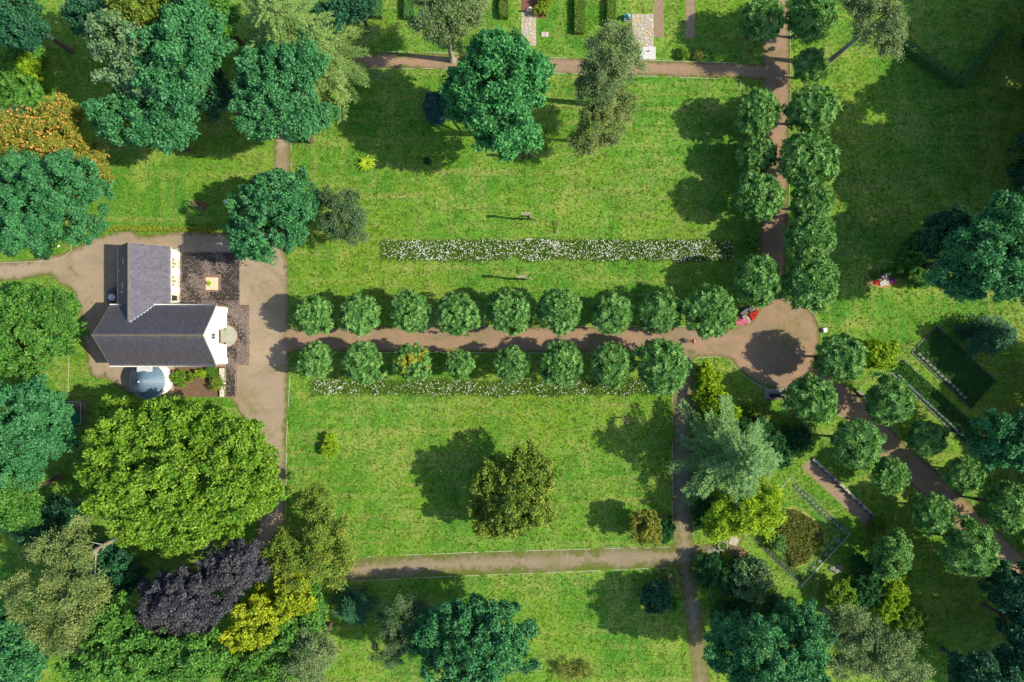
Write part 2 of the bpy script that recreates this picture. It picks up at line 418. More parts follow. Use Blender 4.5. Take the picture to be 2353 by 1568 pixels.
# ------------------------------------------------------------------ leaves
def unit(a): return a/(np.linalg.norm(a, axis=-1, keepdims=True)+1e-9)

def leaf_quads(P, D, Nn, L, W, fold=.25):
    """rhombic leaves: base P, direction D, face normal Nn"""
    D = unit(D); B = unit(np.cross(D, Nn)); Nn = np.cross(B, D)
    L = np.broadcast_to(np.asarray(L, float), (len(P),))[:, None]; W = np.broadcast_to(np.asarray(W, float), (len(P),))[:, None]
    m = P+D*L*.45
    V = np.stack([P, m-B*W*.5+Nn*W*fold, P+D*L, m+B*W*.5+Nn*W*fold], 1).reshape(-1, 3)
    F = np.arange(len(P)*4).reshape(-1, 4)
    return V, F

def rand_dirs(rng, n, low=.35):
    d = unit(rng.normal(size=(int(n*2.2)+8, 3)))
    keep = (d[:, 2] > -.15) | (rng.random(len(d)) < low)
    return d[keep][:n]

def blobs_of(rng, ells, br, dens=1.0, lob=.16):
    Ps, Ns = [], []
    for i, (cx, cy, cz, rx, ry, rz) in enumerate(ells):
        area = 4*math.pi*(((rx*ry)**1.6+(rx*rz)**1.6+(ry*rz)**1.6)/3)**(1/1.6)
        n = max(10, int(area*.95*dens/(math.pi*br*br)*1.55))
        d = rand_dirs(rng, n)
        f = np.zeros(len(d))
        for _ in range(5):
            k = rng.normal(size=3)*2.6; f += np.cos(d@k+rng.random()*6.28)
        g = np.zeros(len(d))
        for _ in range(6):
            k = rng.normal(size=3)*7.5; g += np.cos(d@k+rng.random()*6.28)
        rad = (1+lob*f/1.6+.045*g)*(rng.uniform(.74, 1.0, len(d)))
        core = rng.random(len(d)) < .22; rad = np.where(core, rad*rng.uniform(.45, .8, len(d)), rad)
        r = np.array([max(rx-br*.75, rx*.5), max(ry-br*.75, ry*.5), max(rz-br*.75, rz*.5)])
        p = np.array([cx, cy, cz])+d*r*rad[:, None]
        n2 = unit(d/np.array([rx, ry, rz]))
        ok = np.ones(len(p), bool)
        for j, e in enumerate(ells):
            if j == i: continue
            q = (p-np.array(e[:3]))/np.array(e[3:])
            ok &= (np.linalg.norm(q, axis=1) > .66) | (rng.random(len(p)) < .22)
        Ps.append(p[ok]); Ns.append(n2[ok])
    P = np.concatenate(Ps); Nn = np.concatenate(Ns)
    keep = rng.random(len(P)) > .07
    return P[keep], Nn[keep]

def crown_broad(rng, ells, br, L, W, cover=1.35, lob=.16, up=.55):
    """branch masses, each a ragged cone of leaf sprays opening outwards"""
    C, Nn = blobs_of(rng, ells, br*1.05, .8, lob=lob)
    nm = len(C); kb = 8; b2 = br*.46
    mi = np.repeat(np.arange(nm), kb)
    ax = unit(Nn*.85+np.array([0, 0, .35])+rng.normal(size=Nn.shape)*.3)
    ms = br*rng.uniform(.75, 1.5, nm); t = rng.random(len(mi))
    pp = unit(np.cross(ax[mi], rng.normal(size=(len(mi), 3))))
    P = C[mi]+ax[mi]*(ms[mi]*(.75-1.15*t))[:, None]+pp*(ms[mi]*(.18+.95*t)*rng.uniform(.25, 1.05, len(mi)))[:, None]
    k = max(8, int(cover*2*math.pi*b2*b2*.8/(L*W*.5)))
    off = rng.normal(0, .12, nm)[mi]+rng.normal(0, .08, len(mi))
    i = np.repeat(np.arange(len(P)), k)
    n = unit(rng.normal(size=(len(i), 3))+Nn[mi][i]*.6+np.array([0, 0, up]))
    rr = b2*(.25+1.15*rng.beta(2.0, 1.8, len(i)))*rng.uniform(.8, 1.25, len(P))[i]
    p = P[i]+n*rr[:, None]*np.array([1, 1, .8])
    tang = unit(np.cross(n, rng.normal(size=n.shape)))
    D = tang+ax[mi][i]*.45+n*.2
    fn = unit(n+rng.normal(size=n.shape)*.42+np.array([0, 0, .35]))
    l = L*rng.uniform(.65, 1.3, len(i)); w = W*rng.uniform(.7, 1.2, len(i))
    V, F = leaf_quads(p, D, fn, l, w)
    tint = np.clip(rng.beta(2, 2.2, len(i))+off[i], 0, 1)
    return V, F, tint, C

def crown_rosette(rng, ells, br, L, W, dens=1.0, lob=.12, nl=7):
    br = br*.8
    """shoots with long leaves standing out like stars"""
    P, Nn = blobs_of(rng, ells, br, lob=lob)
    k = max(4, int(dens*2*math.pi*br*br/(L*L*.95)))
    nb = len(P); rad = br*rng.uniform(.5, 1.2, nb); off = rng.normal(0, .12, nb)
    i = np.repeat(np.arange(nb), k)
    n = unit(rng.normal(size=(len(i), 3))*.8+Nn[i]*.8+np.array([0, 0, .3]))
    p = P[i]+n*(rad[i]*rng.uniform(.5, 1.12, len(i)))[:, None]
    a = unit(np.cross(n, rng.normal(size=n.shape))); b = np.cross(n, a)
    so = np.clip(off[i]+rng.normal(0, .20, len(i)), -.5, .5)
    PV, DV, NV, TT = [], [], [], []
    for j in range(nl):
        ph = 2*math.pi*(j+rng.random(len(i))*.6)/nl
        r = a*np.cos(ph)[:, None]+b*np.sin(ph)[:, None]
        DV.append(r*.9+n*rng.uniform(.15, .8, len(i))[:, None]); NV.append(unit(n-r*.35)); PV.append(p-n*.02)
        TT.append(np.clip(.48+so+rng.normal(0, .16, len(i)), 0, 1))
    P2 = np.concatenate(PV); l = L*rng.uniform(.65, 1.15, len(P2))
    V, F = leaf_quads(P2, np.concatenate(DV), np.concatenate(NV), l, W*rng.uniform(.8, 1.2, len(P2)), .15)
    return V, F, np.concatenate(TT), P

def crown_birch(rng, ells, br, L, W, dens=1.0, lob=.3, nl=8):
    """drooping plumes with gaps between them"""
    P, Nn = blobs_of(rng, ells, br*1.15, .75, lob=lob)
    k = max(6, int(dens*2*math.pi*br*br/(nl*L*W*.5)*1.0))
    nb = len(P); off = rng.normal(0, .17, nb); ln = br*rng.uniform(.7, 1.9, nb)
    ax = unit(Nn*np.array([1, 1, .25])+rng.normal(size=(nb, 3))*.55*np.array([1, 1, .4]))
    i = np.repeat(np.arange(nb), k)
    p0 = P[i]+rng.normal(size=(len(i), 3))*br*np.array([.34, .34, .26])
    hor = unit(ax[i]+rng.normal(size=(len(i), 3))*.38)
    so = off[i]+rng.normal(0, .12, len(i))
    PV, DV, NV, TT = [], [], [], []
    for j in range(nl):
        s = (j+.5)/nl-.35
        q = p0+hor*(s*ln[i])[:, None]+np.array([0, 0, -1])*(max(s, 0)**2*ln[i]*.9)[:, None]+rng.normal(size=p0.shape)*L*.4
        PV.append(q); DV.append(hor*.9+rng.normal(size=q.shape)*.5+np.array([0, 0, -.25-.5*max(s, 0)]))
        NV.append(unit(rng.normal(size=q.shape)*.6+np.array([0, 0, .9])+hor*.3))
        TT.append(np.clip(.5+so+rng.normal(0, .18, len(i)), 0, 1))
    P2 = np.concatenate(PV); l = L*rng.uniform(.6, 1.25, len(P2))
    V, F = leaf_quads(P2, np.concatenate(DV), np.concatenate(NV), l, W*rng.uniform(.8, 1.2, len(P2)), .2)
    return V, F, np.concatenate(TT), P

def crown_conifer(rng, R, z0, h, nb, L, W, droop=.25, step=.16, power=.8, tw=.34):
    """whorled branches carrying flat feathers of needles; returns branch polylines as well"""
    PV, DV, TT, BR = [], [], [], []
    for b in range(nb):
        f = ((b+.5)/nb)**1.15
        z = z0+(h-z0)*f; ln = R*(1-f)**power*rng.uniform(.7, 1.1)+.25
        az = b*2.39996+rng.normal(0, .25); d = np.array([math.cos(az), math.sin(az), 0]); sd = np.array([-d[1], d[0], 0])
        rise = rng.uniform(.0, .25)
        n = max(4, int(ln/step)); s = (np.arange(n)+.5)/n
        bend = rng.normal(0, .12)
        pts = np.array([0, 0, z])+d*(s*ln)[:, None]+sd*(bend*ln*s*s)[:, None]+np.array([0, 0, 1])*((rise*s-droop*s*s)*ln)[:, None]
        BR.append((np.array([0, 0, z]), pts[n//2], pts[-1], ln)); t0 = rng.normal(0, .13)
        for side in (-1, 1):
            tl = ln*tw*(1-s*.8)*rng.uniform(.6, 1.15, n)+.15
            kk = 5
            for j in range(kk):
                g = (j+.3)/kk
                q = pts+(sd*side*.85+d*.5)*(tl*g)[:, None]+np.array([0, 0, -.16])*(tl*g)[:, None]+rng.normal(size=pts.shape)*.05
                PV.append(q); DV.append(np.repeat((sd*side*.8+d*.75)[None], n, 0)+rng.normal(size=pts.shape)*.3)
                TT.append(np.clip(.42+t0+.15*g+rng.normal(0, .15, n), 0, 1))
    P2 = np.concatenate(PV); Nn = unit(rng.normal(size=P2.shape)*.35+np.array([0, 0, 1]))
    V, F = leaf_quads(P2, np.concatenate(DV), Nn, L*rng.uniform(.7, 1.2, len(P2)), W*rng.uniform(.8, 1.2, len(P2)), .15)
    return V, F, np.concatenate(TT), BR

def trunk_mesh(rng, P, h, r, m, nlimb=8, name='trunk', reach=.92, fork=.45, lr=1.0):
    mb = MB()
    lean = rng.normal(0, .03, 2)*h
    mb.tube([(0, 0, -.05), (lean[0]*.2, lean[1]*.2, h*.15), (lean[0]*.6, lean[1]*.6, h*.45), (lean[0], lean[1], h*.8)], [r*1.35, r, r*.75, r*.3], 8)
    for _ in range(nlimb):
        t = P[rng.integers(len(P))]*reach
        z = h*fork*rng.uniform(.6, 1.25); z = min(z, h*.76)
        s = np.array([lean[0]*z/h, lean[1]*z/h, z]); mid = s*.45+t*.55+np.array([0, 0, -.1])*np.linalg.norm(t-s)+rng.normal(0, .15, 3)
        mb.tube([s, mid, t], [r*.42*lr, r*.27*lr, r*.08], 5)
    return mb.mesh(name, m, True)

MESHES = {}
def place(name, cat, label, base, rz, sc, trunk, crown, group=None, crown_name='crown', kids=()):
    o = empty(name, base, rz); o.scale = (sc, sc, sc)
    tag(o, label, cat, group)
    if trunk: link('trunk' if cat == 'tree' else 'stem', trunk, o)
    link(crown_name, crown, o)
    for kn, km in kids: link(kn, km, o)
    return o

# ------------------------------------------------------------------ the avenue trees
AV = []
for s_ in range(5):
    rg = np.random.default_rng(100+s_)
    ell = [(0, 0, 5.6, 3.2, 3.2, 2.6), (rg.normal(0, .35), rg.normal(0, .35), 5.9, 2.8, 2.8, 2.5)]
    V, F, T, P = crown_rosette(rg, ell, .62, .58, .17, 1.05, .07)
    cr = fastmesh('avenue_crown', V, F, LM['avenue'], T); tk = trunk_mesh(rg, P, 5.6, .19, M['bark'], 11)
    AV.append((tk, cr, V, F, T))
crm = AV[1][1].copy(); crm.materials[0] = LM['mixed']
ORD = ['first', 'second', 'third', 'fourth', 'fifth', 'sixth', 'seventh', 'eighth', 'ninth', 'tenth', 'eleventh', 'twelfth', 'thirteenth',
       'fourteenth', 'fifteenth', 'sixteenth', 'seventeenth', 'eighteenth']
rows = [
 ('{} round tree from the chapel, on the upper side of its avenue', 'round trees along the upper side of the chapel avenue', 5.4,
  [(722, 723, 46), (828, 722, 47), (942, 718, 47), (1056, 722, 48), (1170, 714, 51), (1284, 717, 52), (1405, 720, 48), (1520, 718, 49), (1630, 720, 58)]),
 ('{} round tree from the chapel, on the lower side of its avenue', 'round trees along the lower side of the chapel avenue', 5.0,
  [(725, 832, 40), (833, 838, 47), (952, 833, 42), (1055, 836, 34), (1174, 839, 41), (1292, 838, 49), (1407, 838, 50), (1523, 836, 60)]),
 ('{} round tree from the top, left of the tree lined vertical path', 'round trees on the left of the vertical path', 4.8,
  [(1748, 45, 50), (1742, 258, 50), (1741, 358, 43), (1738, 450, 52), (1738, 652, 55)]),
 ('{} round tree from the top, right of the tree lined vertical path', 'round trees on the right of the vertical path', 4.8,
  [(1860, 42, 55), (1862, 152, 40), (1861, 254, 55), (1859, 370, 61), (1862, 466, 47), (1860, 550, 57), (1860, 655, 62)]),
 ('{} round tree from the round gravel place, below the slanting walk', 'round trees on the lower side of the slanting walk', 4.8,
  [(1860, 912, 54), (1968, 1018, 56), (2043, 1092, 42), (2140, 1178, 46), (2230, 1258, 60)]),
 ('{} round tree from the round gravel place, above the slanting walk', 'round trees on the upper side of the slanting walk', 4.8,
  [(1925, 822, 53), (2045, 918, 53), (2130, 1010, 42), (2215, 1090, 40), (2312, 1170, 54)]),
]
rg = np.random.default_rng(7)
for where, grp, zm, lst in rows:
    for i, (u, v, r) in enumerate(lst):
        k = rg.integers(5); rz = rg.random()*6.28
        sc = r*(1-zm/HC)/S/3.1
        mixed = (u, v) == (952, 833)
        if mixed: k = 1
        tk, cr = AV[k][0], (crm if mixed else AV[k][1])
        b = G(u, v, 5.6*sc)
        lab = where.format(ORD[i])
        if mixed: lab = 'half yellowed round tree with bare twigs on the lower side of the chapel avenue'
        place('avenue_tree', 'tree', lab, (b[0], b[1], 0), rz, sc, tk, cr, grp)

# ------------------------------------------------------------------ the other trees
def tree(name, label, style, mat, lobes, zc, fl=.85, br=.85, L=.36, W=.25, seed=1, bark='bark', cover=1.3, lob=.16, limbs=9, kids=None, dens=1.0, trunk_r=None):
    """lobes: (u, v, ru, rv) in plan units as seen, at height zc (or own height as 5th value)"""
    rg = np.random.default_rng(seed)
    l0 = lobes[0]; z0 = l0[4] if len(l0) > 4 else zc
    b = G(l0[0], l0[1], z0); ells = []
    for l in lobes:
        z = l[4] if len(l) > 4 else zc
        c = G(l[0], l[1], z); k = (1-z/HC)/S
        rx, ry = l[2]*k, l[3]*k
        ells.append((c[0]-b[0], c[1]-b[1], z, rx, ry, min((rx+ry)/2*fl, z*.92)))
    if style == 'broad': V, F, T, P = crown_broad(rg, ells, br, L, W, cover*dens, lob)
    elif style == 'rosette': V, F, T, P = crown_rosette(rg, ells, br, L, W, dens, lob)
    else: V, F, T, P = crown_birch(rg, ells, br, L, W, dens, lob)
    h = max(e[2]+e[5] for e in ells)
    tk = trunk_mesh(rg, P, h*.9, trunk_r or max(.12, .022*h), M[bark], limbs, reach=1.03 if style == 'birch' else .9, fork=.62 if style == 'birch' else .45, lr=.55 if style == 'birch' else 1.0)
    cr = fastmesh('crown', V, F, LM[mat], T)
    o = place(name, 'tree', label, (b[0], b[1], 0), 0, 1, tk, cr)
    return o, P, rg

# upper left
tree('oak_tree', 'large dark green tree at the top left, left of the paler leaved oak crown', 'broad', 'sage', [(290, 110, 80, 75), (265, 85, 55, 50), (330, 175, 70, 50)], 15, seed=11, br=1.0, L=.40, W=.26, lob=.22)
tree('oak_tree', 'broad dark teal oak in the middle of the top left group', 'broad', 'teal', [(425, 120, 100, 95), (395, 185, 75, 70), (470, 90, 60, 60), (440, 40, 60, 45)], 16, seed=12, br=1.0, L=.40, W=.26, lob=.2)
tree('oak_tree', 'spreading teal tree nearest the lawn in the top left group', 'broad', 'teal', [(330, 285, 95, 60), (270, 270, 55, 50), (385, 295, 55, 55), (340, 240, 70, 45)], 12, seed=13, br=.9, L=.38, W=.25, lob=.22)
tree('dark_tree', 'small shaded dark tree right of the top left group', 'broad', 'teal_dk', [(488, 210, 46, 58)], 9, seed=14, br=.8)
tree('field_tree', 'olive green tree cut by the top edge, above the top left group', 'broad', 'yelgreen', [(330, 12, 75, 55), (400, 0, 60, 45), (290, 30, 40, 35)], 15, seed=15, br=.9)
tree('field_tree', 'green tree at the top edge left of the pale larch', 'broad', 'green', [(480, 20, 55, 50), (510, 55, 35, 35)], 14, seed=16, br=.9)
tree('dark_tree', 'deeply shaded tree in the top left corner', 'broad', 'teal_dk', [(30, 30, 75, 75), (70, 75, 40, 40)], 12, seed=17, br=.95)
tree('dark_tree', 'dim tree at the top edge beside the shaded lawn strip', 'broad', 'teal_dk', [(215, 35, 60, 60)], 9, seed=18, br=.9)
tree('teal_tree', 'blue green tree standing over the top of the narrow gravel path', 'broad', 'teal', [(640, 250, 85, 75), (700, 270, 60, 55), (600, 160, 70, 70), (680, 150, 70, 65), (590, 290, 45, 40)], 14, seed=19, br=.95, L=.38, W=.22, lob=.22)
tree('dense_tree', 'dense teal tree below the orange flowering tree at the left edge', 'broad', 'teal', [(95, 470, 130, 110), (40, 520, 75, 65), (150, 420, 65, 60), (60, 400, 60, 50)], 12, seed=20, br=.9, L=.34, W=.17, lob=.16)
tree('chestnut_tree', 'round teal tree shading the upper right corner of the chapel paving', 'broad', 'teal', [(630, 505, 98, 98), (590, 550, 60, 55), (680, 470, 52, 50), (640, 430, 55, 40)], 8, seed=21, br=.85, L=.40, W=.22, lob=.16)
tree('grey_tree', 'dull grey green tree right of the round teal tree', 'birch', 'greygreen', [(790, 490, 58, 66), (800, 530, 50, 38)], 8, seed=22, br=.75, L=.24, W=.13, lob=.2, dens=1.2)
# top middle
tree('birch_tree', 'pale olive birch hanging over the cemetery path near the top edge', 'birch', 'birch', [(1020, 45, 80, 68), (1060, 20, 60, 50), (985, 20, 52, 45)], 13, seed=23, bark='bark_white', br=.9, L=.28, W=.14, limbs=16, dens=1.1)
tree('dark_tree', 'shaded tree at the top edge left of the dark clipped hedges', 'broad', 'teal_dk', [(820, 5, 60, 40), (765, 40, 40, 45)], 9, seed=24)
tree('chestnut_tree', 'tall deep green chestnut in the middle of the top lawn', 'broad', 'jade', [(1140, 225, 108, 118, 15), (1085, 200, 68, 70, 14), (1190, 190, 75, 80, 15), (1150, 120, 75, 50, 17), (1170, 310, 78, 60, 12), (1060, 230, 46, 50, 12)], 15, seed=25, br=1.0, L=.50, W=.28, lob=.16, cover=1.2)
tree('birch_tree', 'grey green birch with white limbs covering part of the flagstone terrace', 'birch', 'birch', [(1405, 140, 78, 74, 16), (1425, 95, 55, 45, 17), (1370, 190, 60, 50, 14)], 16, seed=26, bark='bark_white', br=.85, L=.25, W=.12, limbs=26, dens=1.0)
tree('birch_tree', 'yellower birch in front, at the end of the flower lawn below the white limbed one', 'birch', 'olive', [(1385, 285, 72, 70, 9), (1430, 240, 50, 40, 9), (1350, 320, 52, 42, 8)], 9, seed=27, bark='bark_white', br=.8, L=.25, W=.12, limbs=12, dens=.95)
tree('birch_tree', 'pale birch at the top edge right of the vertical path', 'birch', 'birch', [(2020, 40, 62, 62, 15), (1975, 5, 60, 40, 15), (2045, 85, 42, 45, 13)], 15, seed=28, bark='bark_white', br=.85, L=.26, W=.13, limbs=14, dens=1.1)
# right edge
tree('teal_tree', 'big blue green tree on the right edge above the grave beds', 'broad', 'teal', [(2265, 590, 105, 105, 15), (2320, 520, 70, 70, 16), (2210, 640, 60, 55, 12), (2330, 650, 60, 55, 14)], 15, seed=29, br=1.0, L=.44, W=.24, lob=.2)
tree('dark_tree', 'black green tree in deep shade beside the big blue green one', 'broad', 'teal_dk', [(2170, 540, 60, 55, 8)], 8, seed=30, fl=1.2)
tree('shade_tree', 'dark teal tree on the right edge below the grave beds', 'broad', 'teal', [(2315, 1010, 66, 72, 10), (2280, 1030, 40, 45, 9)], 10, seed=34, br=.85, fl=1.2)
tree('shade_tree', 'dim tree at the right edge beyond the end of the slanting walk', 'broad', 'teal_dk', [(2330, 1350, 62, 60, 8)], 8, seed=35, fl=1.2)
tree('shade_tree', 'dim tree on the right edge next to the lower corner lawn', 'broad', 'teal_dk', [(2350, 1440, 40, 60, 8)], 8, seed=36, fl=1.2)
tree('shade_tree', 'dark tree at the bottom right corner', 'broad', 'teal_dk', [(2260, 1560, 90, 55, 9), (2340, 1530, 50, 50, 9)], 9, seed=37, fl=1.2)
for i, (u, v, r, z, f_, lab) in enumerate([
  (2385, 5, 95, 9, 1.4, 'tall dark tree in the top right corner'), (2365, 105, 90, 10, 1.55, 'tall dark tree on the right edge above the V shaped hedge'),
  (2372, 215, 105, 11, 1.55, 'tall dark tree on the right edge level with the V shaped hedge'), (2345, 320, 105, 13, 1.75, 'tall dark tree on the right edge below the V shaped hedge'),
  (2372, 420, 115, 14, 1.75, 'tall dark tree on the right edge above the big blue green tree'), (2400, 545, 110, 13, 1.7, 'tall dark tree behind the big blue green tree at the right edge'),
  (2500, 40, 130, 12, 1.6, 'unseen tree added for shade far right, level with the top of the V shaped hedge'), (2510, 200, 130, 12, 1.6, 'unseen tree added for shade far right, level with the tip of the V shaped hedge'), (2500, 370, 130, 12, 1.6, 'unseen tree added for shade far right, level with the shaded lawn'),  # out of view, added to keep sunlight off the right edge
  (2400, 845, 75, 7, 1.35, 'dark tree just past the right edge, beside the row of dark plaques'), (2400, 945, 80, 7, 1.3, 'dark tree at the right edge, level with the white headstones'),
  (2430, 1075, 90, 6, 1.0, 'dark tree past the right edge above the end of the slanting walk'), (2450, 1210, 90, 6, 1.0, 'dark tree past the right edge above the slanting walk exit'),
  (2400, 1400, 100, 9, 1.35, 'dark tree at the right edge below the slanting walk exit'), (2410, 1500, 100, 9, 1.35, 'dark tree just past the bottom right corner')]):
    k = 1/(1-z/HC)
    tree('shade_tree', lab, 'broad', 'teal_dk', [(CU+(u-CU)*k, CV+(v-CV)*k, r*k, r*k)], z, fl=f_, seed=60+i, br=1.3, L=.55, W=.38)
# left edge and lower left
tree('ash_tree', 'mid green ash at the left edge beside the bend of the drive', 'broad', 'green', [(70, 745, 95, 100), (120, 700, 50, 48), (20, 800, 60, 60), (130, 760, 42, 36)], 8, seed=38, br=.8, L=.38, W=.20, lob=.24)
tree('dense_tree', 'teal tree flecked with yellow at the left edge below the ash', 'broad', 'teal', [(65, 960, 100, 90), (110, 950, 55, 60), (40, 1050, 85, 70), (120, 1010, 50, 45)], 11, seed=39, br=.9, L=.34, W=.20)
tree('dense_tree', 'green tree at the left edge, lower neighbour of the yellow flecked one', 'broad', 'green', [(25, 1130, 65, 75), (50, 1180, 40, 40)], 10, seed=40, br=.85)
tree('plane_tree', 'huge bright green round tree below the chapel', 'broad', 'bright', [(415, 1090, 190, 165, 12), (300, 1070, 120, 130, 11), (520, 1060, 130, 125, 11), (420, 1000, 150, 95, 11), (400, 1180, 160, 90, 11), (560, 1120, 95, 90, 9), (270, 950, 50, 45, 8)], 12, seed=41, fl=.62, br=.95, L=.42, W=.26, lob=.12, limbs=14, cover=1.15)
tree('birch_tree', 'large olive birch with white limbs at the lower left', 'birch', 'olive', [(165, 1290, 75, 80, 14), (100, 1370, 85, 70, 13), (190, 1400, 62, 70, 13), (130, 1440, 70, 60, 12)], 13, seed=42, bark='bark_white', br=1.0, L=.30, W=.15, limbs=24, lob=.32)
tree('copper_beech', 'dark purple copper beech at the lower left', 'broad', 'purple', [(450, 1370, 105, 72, 11), (540, 1300, 80, 52, 11), (380, 1370, 78, 58, 10), (430, 1420, 75, 45, 10)], 11, seed=43, br=.75, L=.30, W=.18, lob=.16, cover=1.5)
tree('oak_tree', 'green oak along the bottom edge below the copper beech', 'broad', 'green', [(330, 1500, 130, 80, 11), (255, 1440, 75, 60, 11), (440, 1510, 90, 70, 11), (200, 1520, 60, 55, 10)], 11, seed=44, br=.85, L=.40, W=.25)
tree('maple_tree', 'yellow leaved tree between the copper beech and the locust', 'broad', 'yellow', [(600, 1410, 72, 60, 9), (680, 1365, 50, 60, 9), (570, 1450, 55, 45, 9)], 9, seed=45, br=.75, L=.34, W=.24)
tree('locust_tree', 'light green tree with dead pale branches at the end of the forecourt', 'birch', 'yelgreen', [(690, 1290, 75, 65, 9), (745, 1230, 70, 70, 9), (720, 1160, 48, 45, 8), (650, 1245, 45, 40, 8), (765, 1300, 50, 50, 8)], 9, seed=46, br=.75, L=.28, W=.16, lob=.3, bark='bark_dead', limbs=12)
tree('dense_tree', 'fresh green tree right of the yellow leaved tree at the bottom edge', 'broad', 'green', [(660, 1450, 75, 50, 8), (600, 1530, 85, 55, 8), (720, 1400, 35, 60, 8)], 8, seed=47, br=.8)
tree('grey_willow', 'silvery green tree at the bottom edge right of the yellow one', 'birch', 'birch', [(715, 1505, 62, 60, 10), (690, 1550, 60, 40, 9)], 10, seed=48, br=.8, L=.24, W=.12, dens=1.15)
tree('dark_tree', 'shaded tree in the gap between birch and copper beech', 'broad', 'teal_dk', [(255, 1310, 80, 75, 5)], 5, seed=49)
tree('dark_tree', 'dark tree in the lower left corner', 'broad', 'teal', [(40, 1510, 75, 80, 8), (10, 1440, 40, 50, 9)], 8, seed=50)
tree('dark_tree', 'shaded tree at the left edge above the lower left birch', 'broad', 'teal_dk', [(110, 1200, 95, 60, 5)], 5, seed=51)
tree('grey_tree', 'grey green straggly tree between the dark fir and the bottom oak', 'birch', 'greygreen', [(915, 1435, 50, 55, 8), (900, 1490, 40, 42, 7), (950, 1400, 35, 30, 7)], 8, seed=52, br=.7, L=.24, W=.12, lob=.3)
tree('oak_tree', 'big green oak cut by the bottom edge, right of the straggly grey tree', 'broad', 'teal', [(1090, 1490, 120, 95, 10), (1160, 1450, 60, 60, 10), (1020, 1450, 70, 65, 9), (1090, 1410, 80, 40, 9)], 10, seed=53, br=.85, L=.38, W=.22, lob=.18)
tree('crab_apple_tree', 'glossy yellow green tree alone in the middle of the lower lawn', 'broad', 'yelgreen', [(1180, 1140, 100, 95, 7), (1215, 1090, 62, 60, 8), (1130, 1100, 55, 50, 7), (1150, 1190, 65, 45, 6)], 7, seed=54, br=.7, L=.40, W=.26, lob=.16)
tree('small_tree', 'small yellowish tree with reddish tips near the path crossing', 'broad', 'orange', [(1478, 1210, 36, 42, 4), (1495, 1220, 26, 30, 3.5)], 4, seed=55, br=.5, L=.26, W=.16)
tree('yellow_tree', 'yellow green tree beside the diamond shaped grave bed', 'birch', 'lime', [(1715, 1185, 85, 58, 7), (1660, 1205, 45, 40, 6), (1760, 1150, 48, 45, 6)], 7, seed=56, br=.7, L=.30, W=.17, dens=1.1)
tree('ash_tree', 'large green tree at the bottom edge right of the lower path', 'broad', 'teal', [(1760, 1490, 115, 85, 12), (1680, 1500, 70, 70, 11), (1830, 1430, 60, 55, 12), (1820, 1530, 85, 60, 12)], 12, seed=57, br=.85, L=.36, W=.20, lob=.2)
tree('birch_tree', 'olive birch at the bottom edge right of the large green tree', 'birch', 'birch', [(2000, 1490, 100, 72, 13), (1950, 1440, 60, 50, 12), (2070, 1540, 62, 45, 12)], 13, seed=58, bark='bark_white', br=.9, L=.27, W=.14, limbs=14)
tree('cherry_tree', 'round green tree at the lower tip of the diamond grave bed', 'broad', 'avenue', [(2050, 1268, 48, 50, 5), (2030, 1300, 35, 36, 4)], 5, seed=59, br=.6, L=.34, W=.17)

def conifer(name, label, mat, u, v, z, R, h, nb, L=.42, W=.09, seed=1, droop=.25, bark='bark', z0=1.0, power=.8, step=.16, tw=.34):
    rg = np.random.default_rng(seed); b = G(u, v, z)
    V, F, T, BR = crown_conifer(rg, R, z0, h, nb, L, W, droop, step, power, tw)
    mb = MB(); mb.tube([(0, 0, -.05), (0, 0, h*.5), (0, 0, h*.98)], [.022*h, .014*h, .02], 7)
    for a, m_, e, ln in BR:
        if ln > .8: mb.tube([a, m_, e], [.035+.006*ln, .025, .008], 4)
    return place(name, 'tree', label, (b[0], b[1], 0), 0, 1, mb.mesh('trunk', M[bark], True), fastmesh('crown', V, F, LM[mat], T))
conifer('larch_tree', 'pale green feathery larch in the top left, right of the oaks', 'larch', 655, 55, 14, 10.2, 21, 78, .50, .13, 71, .22, z0=5, power=.75, step=.15, tw=.26)
conifer('larch_tree', 'second feathery larch overlapping the path end, lower right of the first', 'larch', 735, 105, 10, 7.0, 15, 52, .46, .13, 72, .22, z0=3, power=.75, step=.15, tw=.26)
conifer('cedar_tree', 'feathery silver green cedar over the dark shrubs by the garden path', 'cedar', 1705, 1060, 11, 8.6, 17, 60, .48, .14, 73, .18, z0=3.0, power=.75, step=.15, tw=.26)
conifer('dark_fir', 'dark star shaped fir at the bottom, in the shade', 'teal_dk', 805, 1400, 4, 3.1, 6.5, 44, .40, .11, 74, .2, z0=.8, power=.8)
conifer('dark_yew', 'dim conifer on the right among the shaded grave beds', 'teal_dk', 2295, 770, 5, 3.4, 8, 50, .4, .12, 75, .2, z0=.8, power=.7)

# orange flowering tree
rg = np.random.default_rng(80)
o, P, rg = tree('orange_tree', 'golden tree covered in orange flower heads at the left edge', 'broad', 'orange', [(95, 320, 85, 55, 10), (150, 270, 58, 45, 10), (40, 310, 62, 50, 10), (205, 385, 48, 52, 8), (150, 350, 60, 45, 9)], 10, seed=80, br=.75, L=.34, W=.16)
nb = len(P); i = np.repeat(np.arange(nb), 26)
ctr = P[rg.integers(0, nb, nb*4)]+rg.normal(size=(nb*4, 3))*np.array([.55, .55, .3])+np.array([0, 0, .55])
pi = np.repeat(ctr, 9, 0); d = unit(rg.normal(size=pi.shape)+np.array([0, 0, .5]))
V, F = leaf_quads(pi, d, unit(rg.normal(size=pi.shape)+np.array([0, 0, 1.2])), .24, .11)
link('flower_heads', fastmesh('flower_heads', V, F, M['petal_orange'], rg.random(len(F))), o)

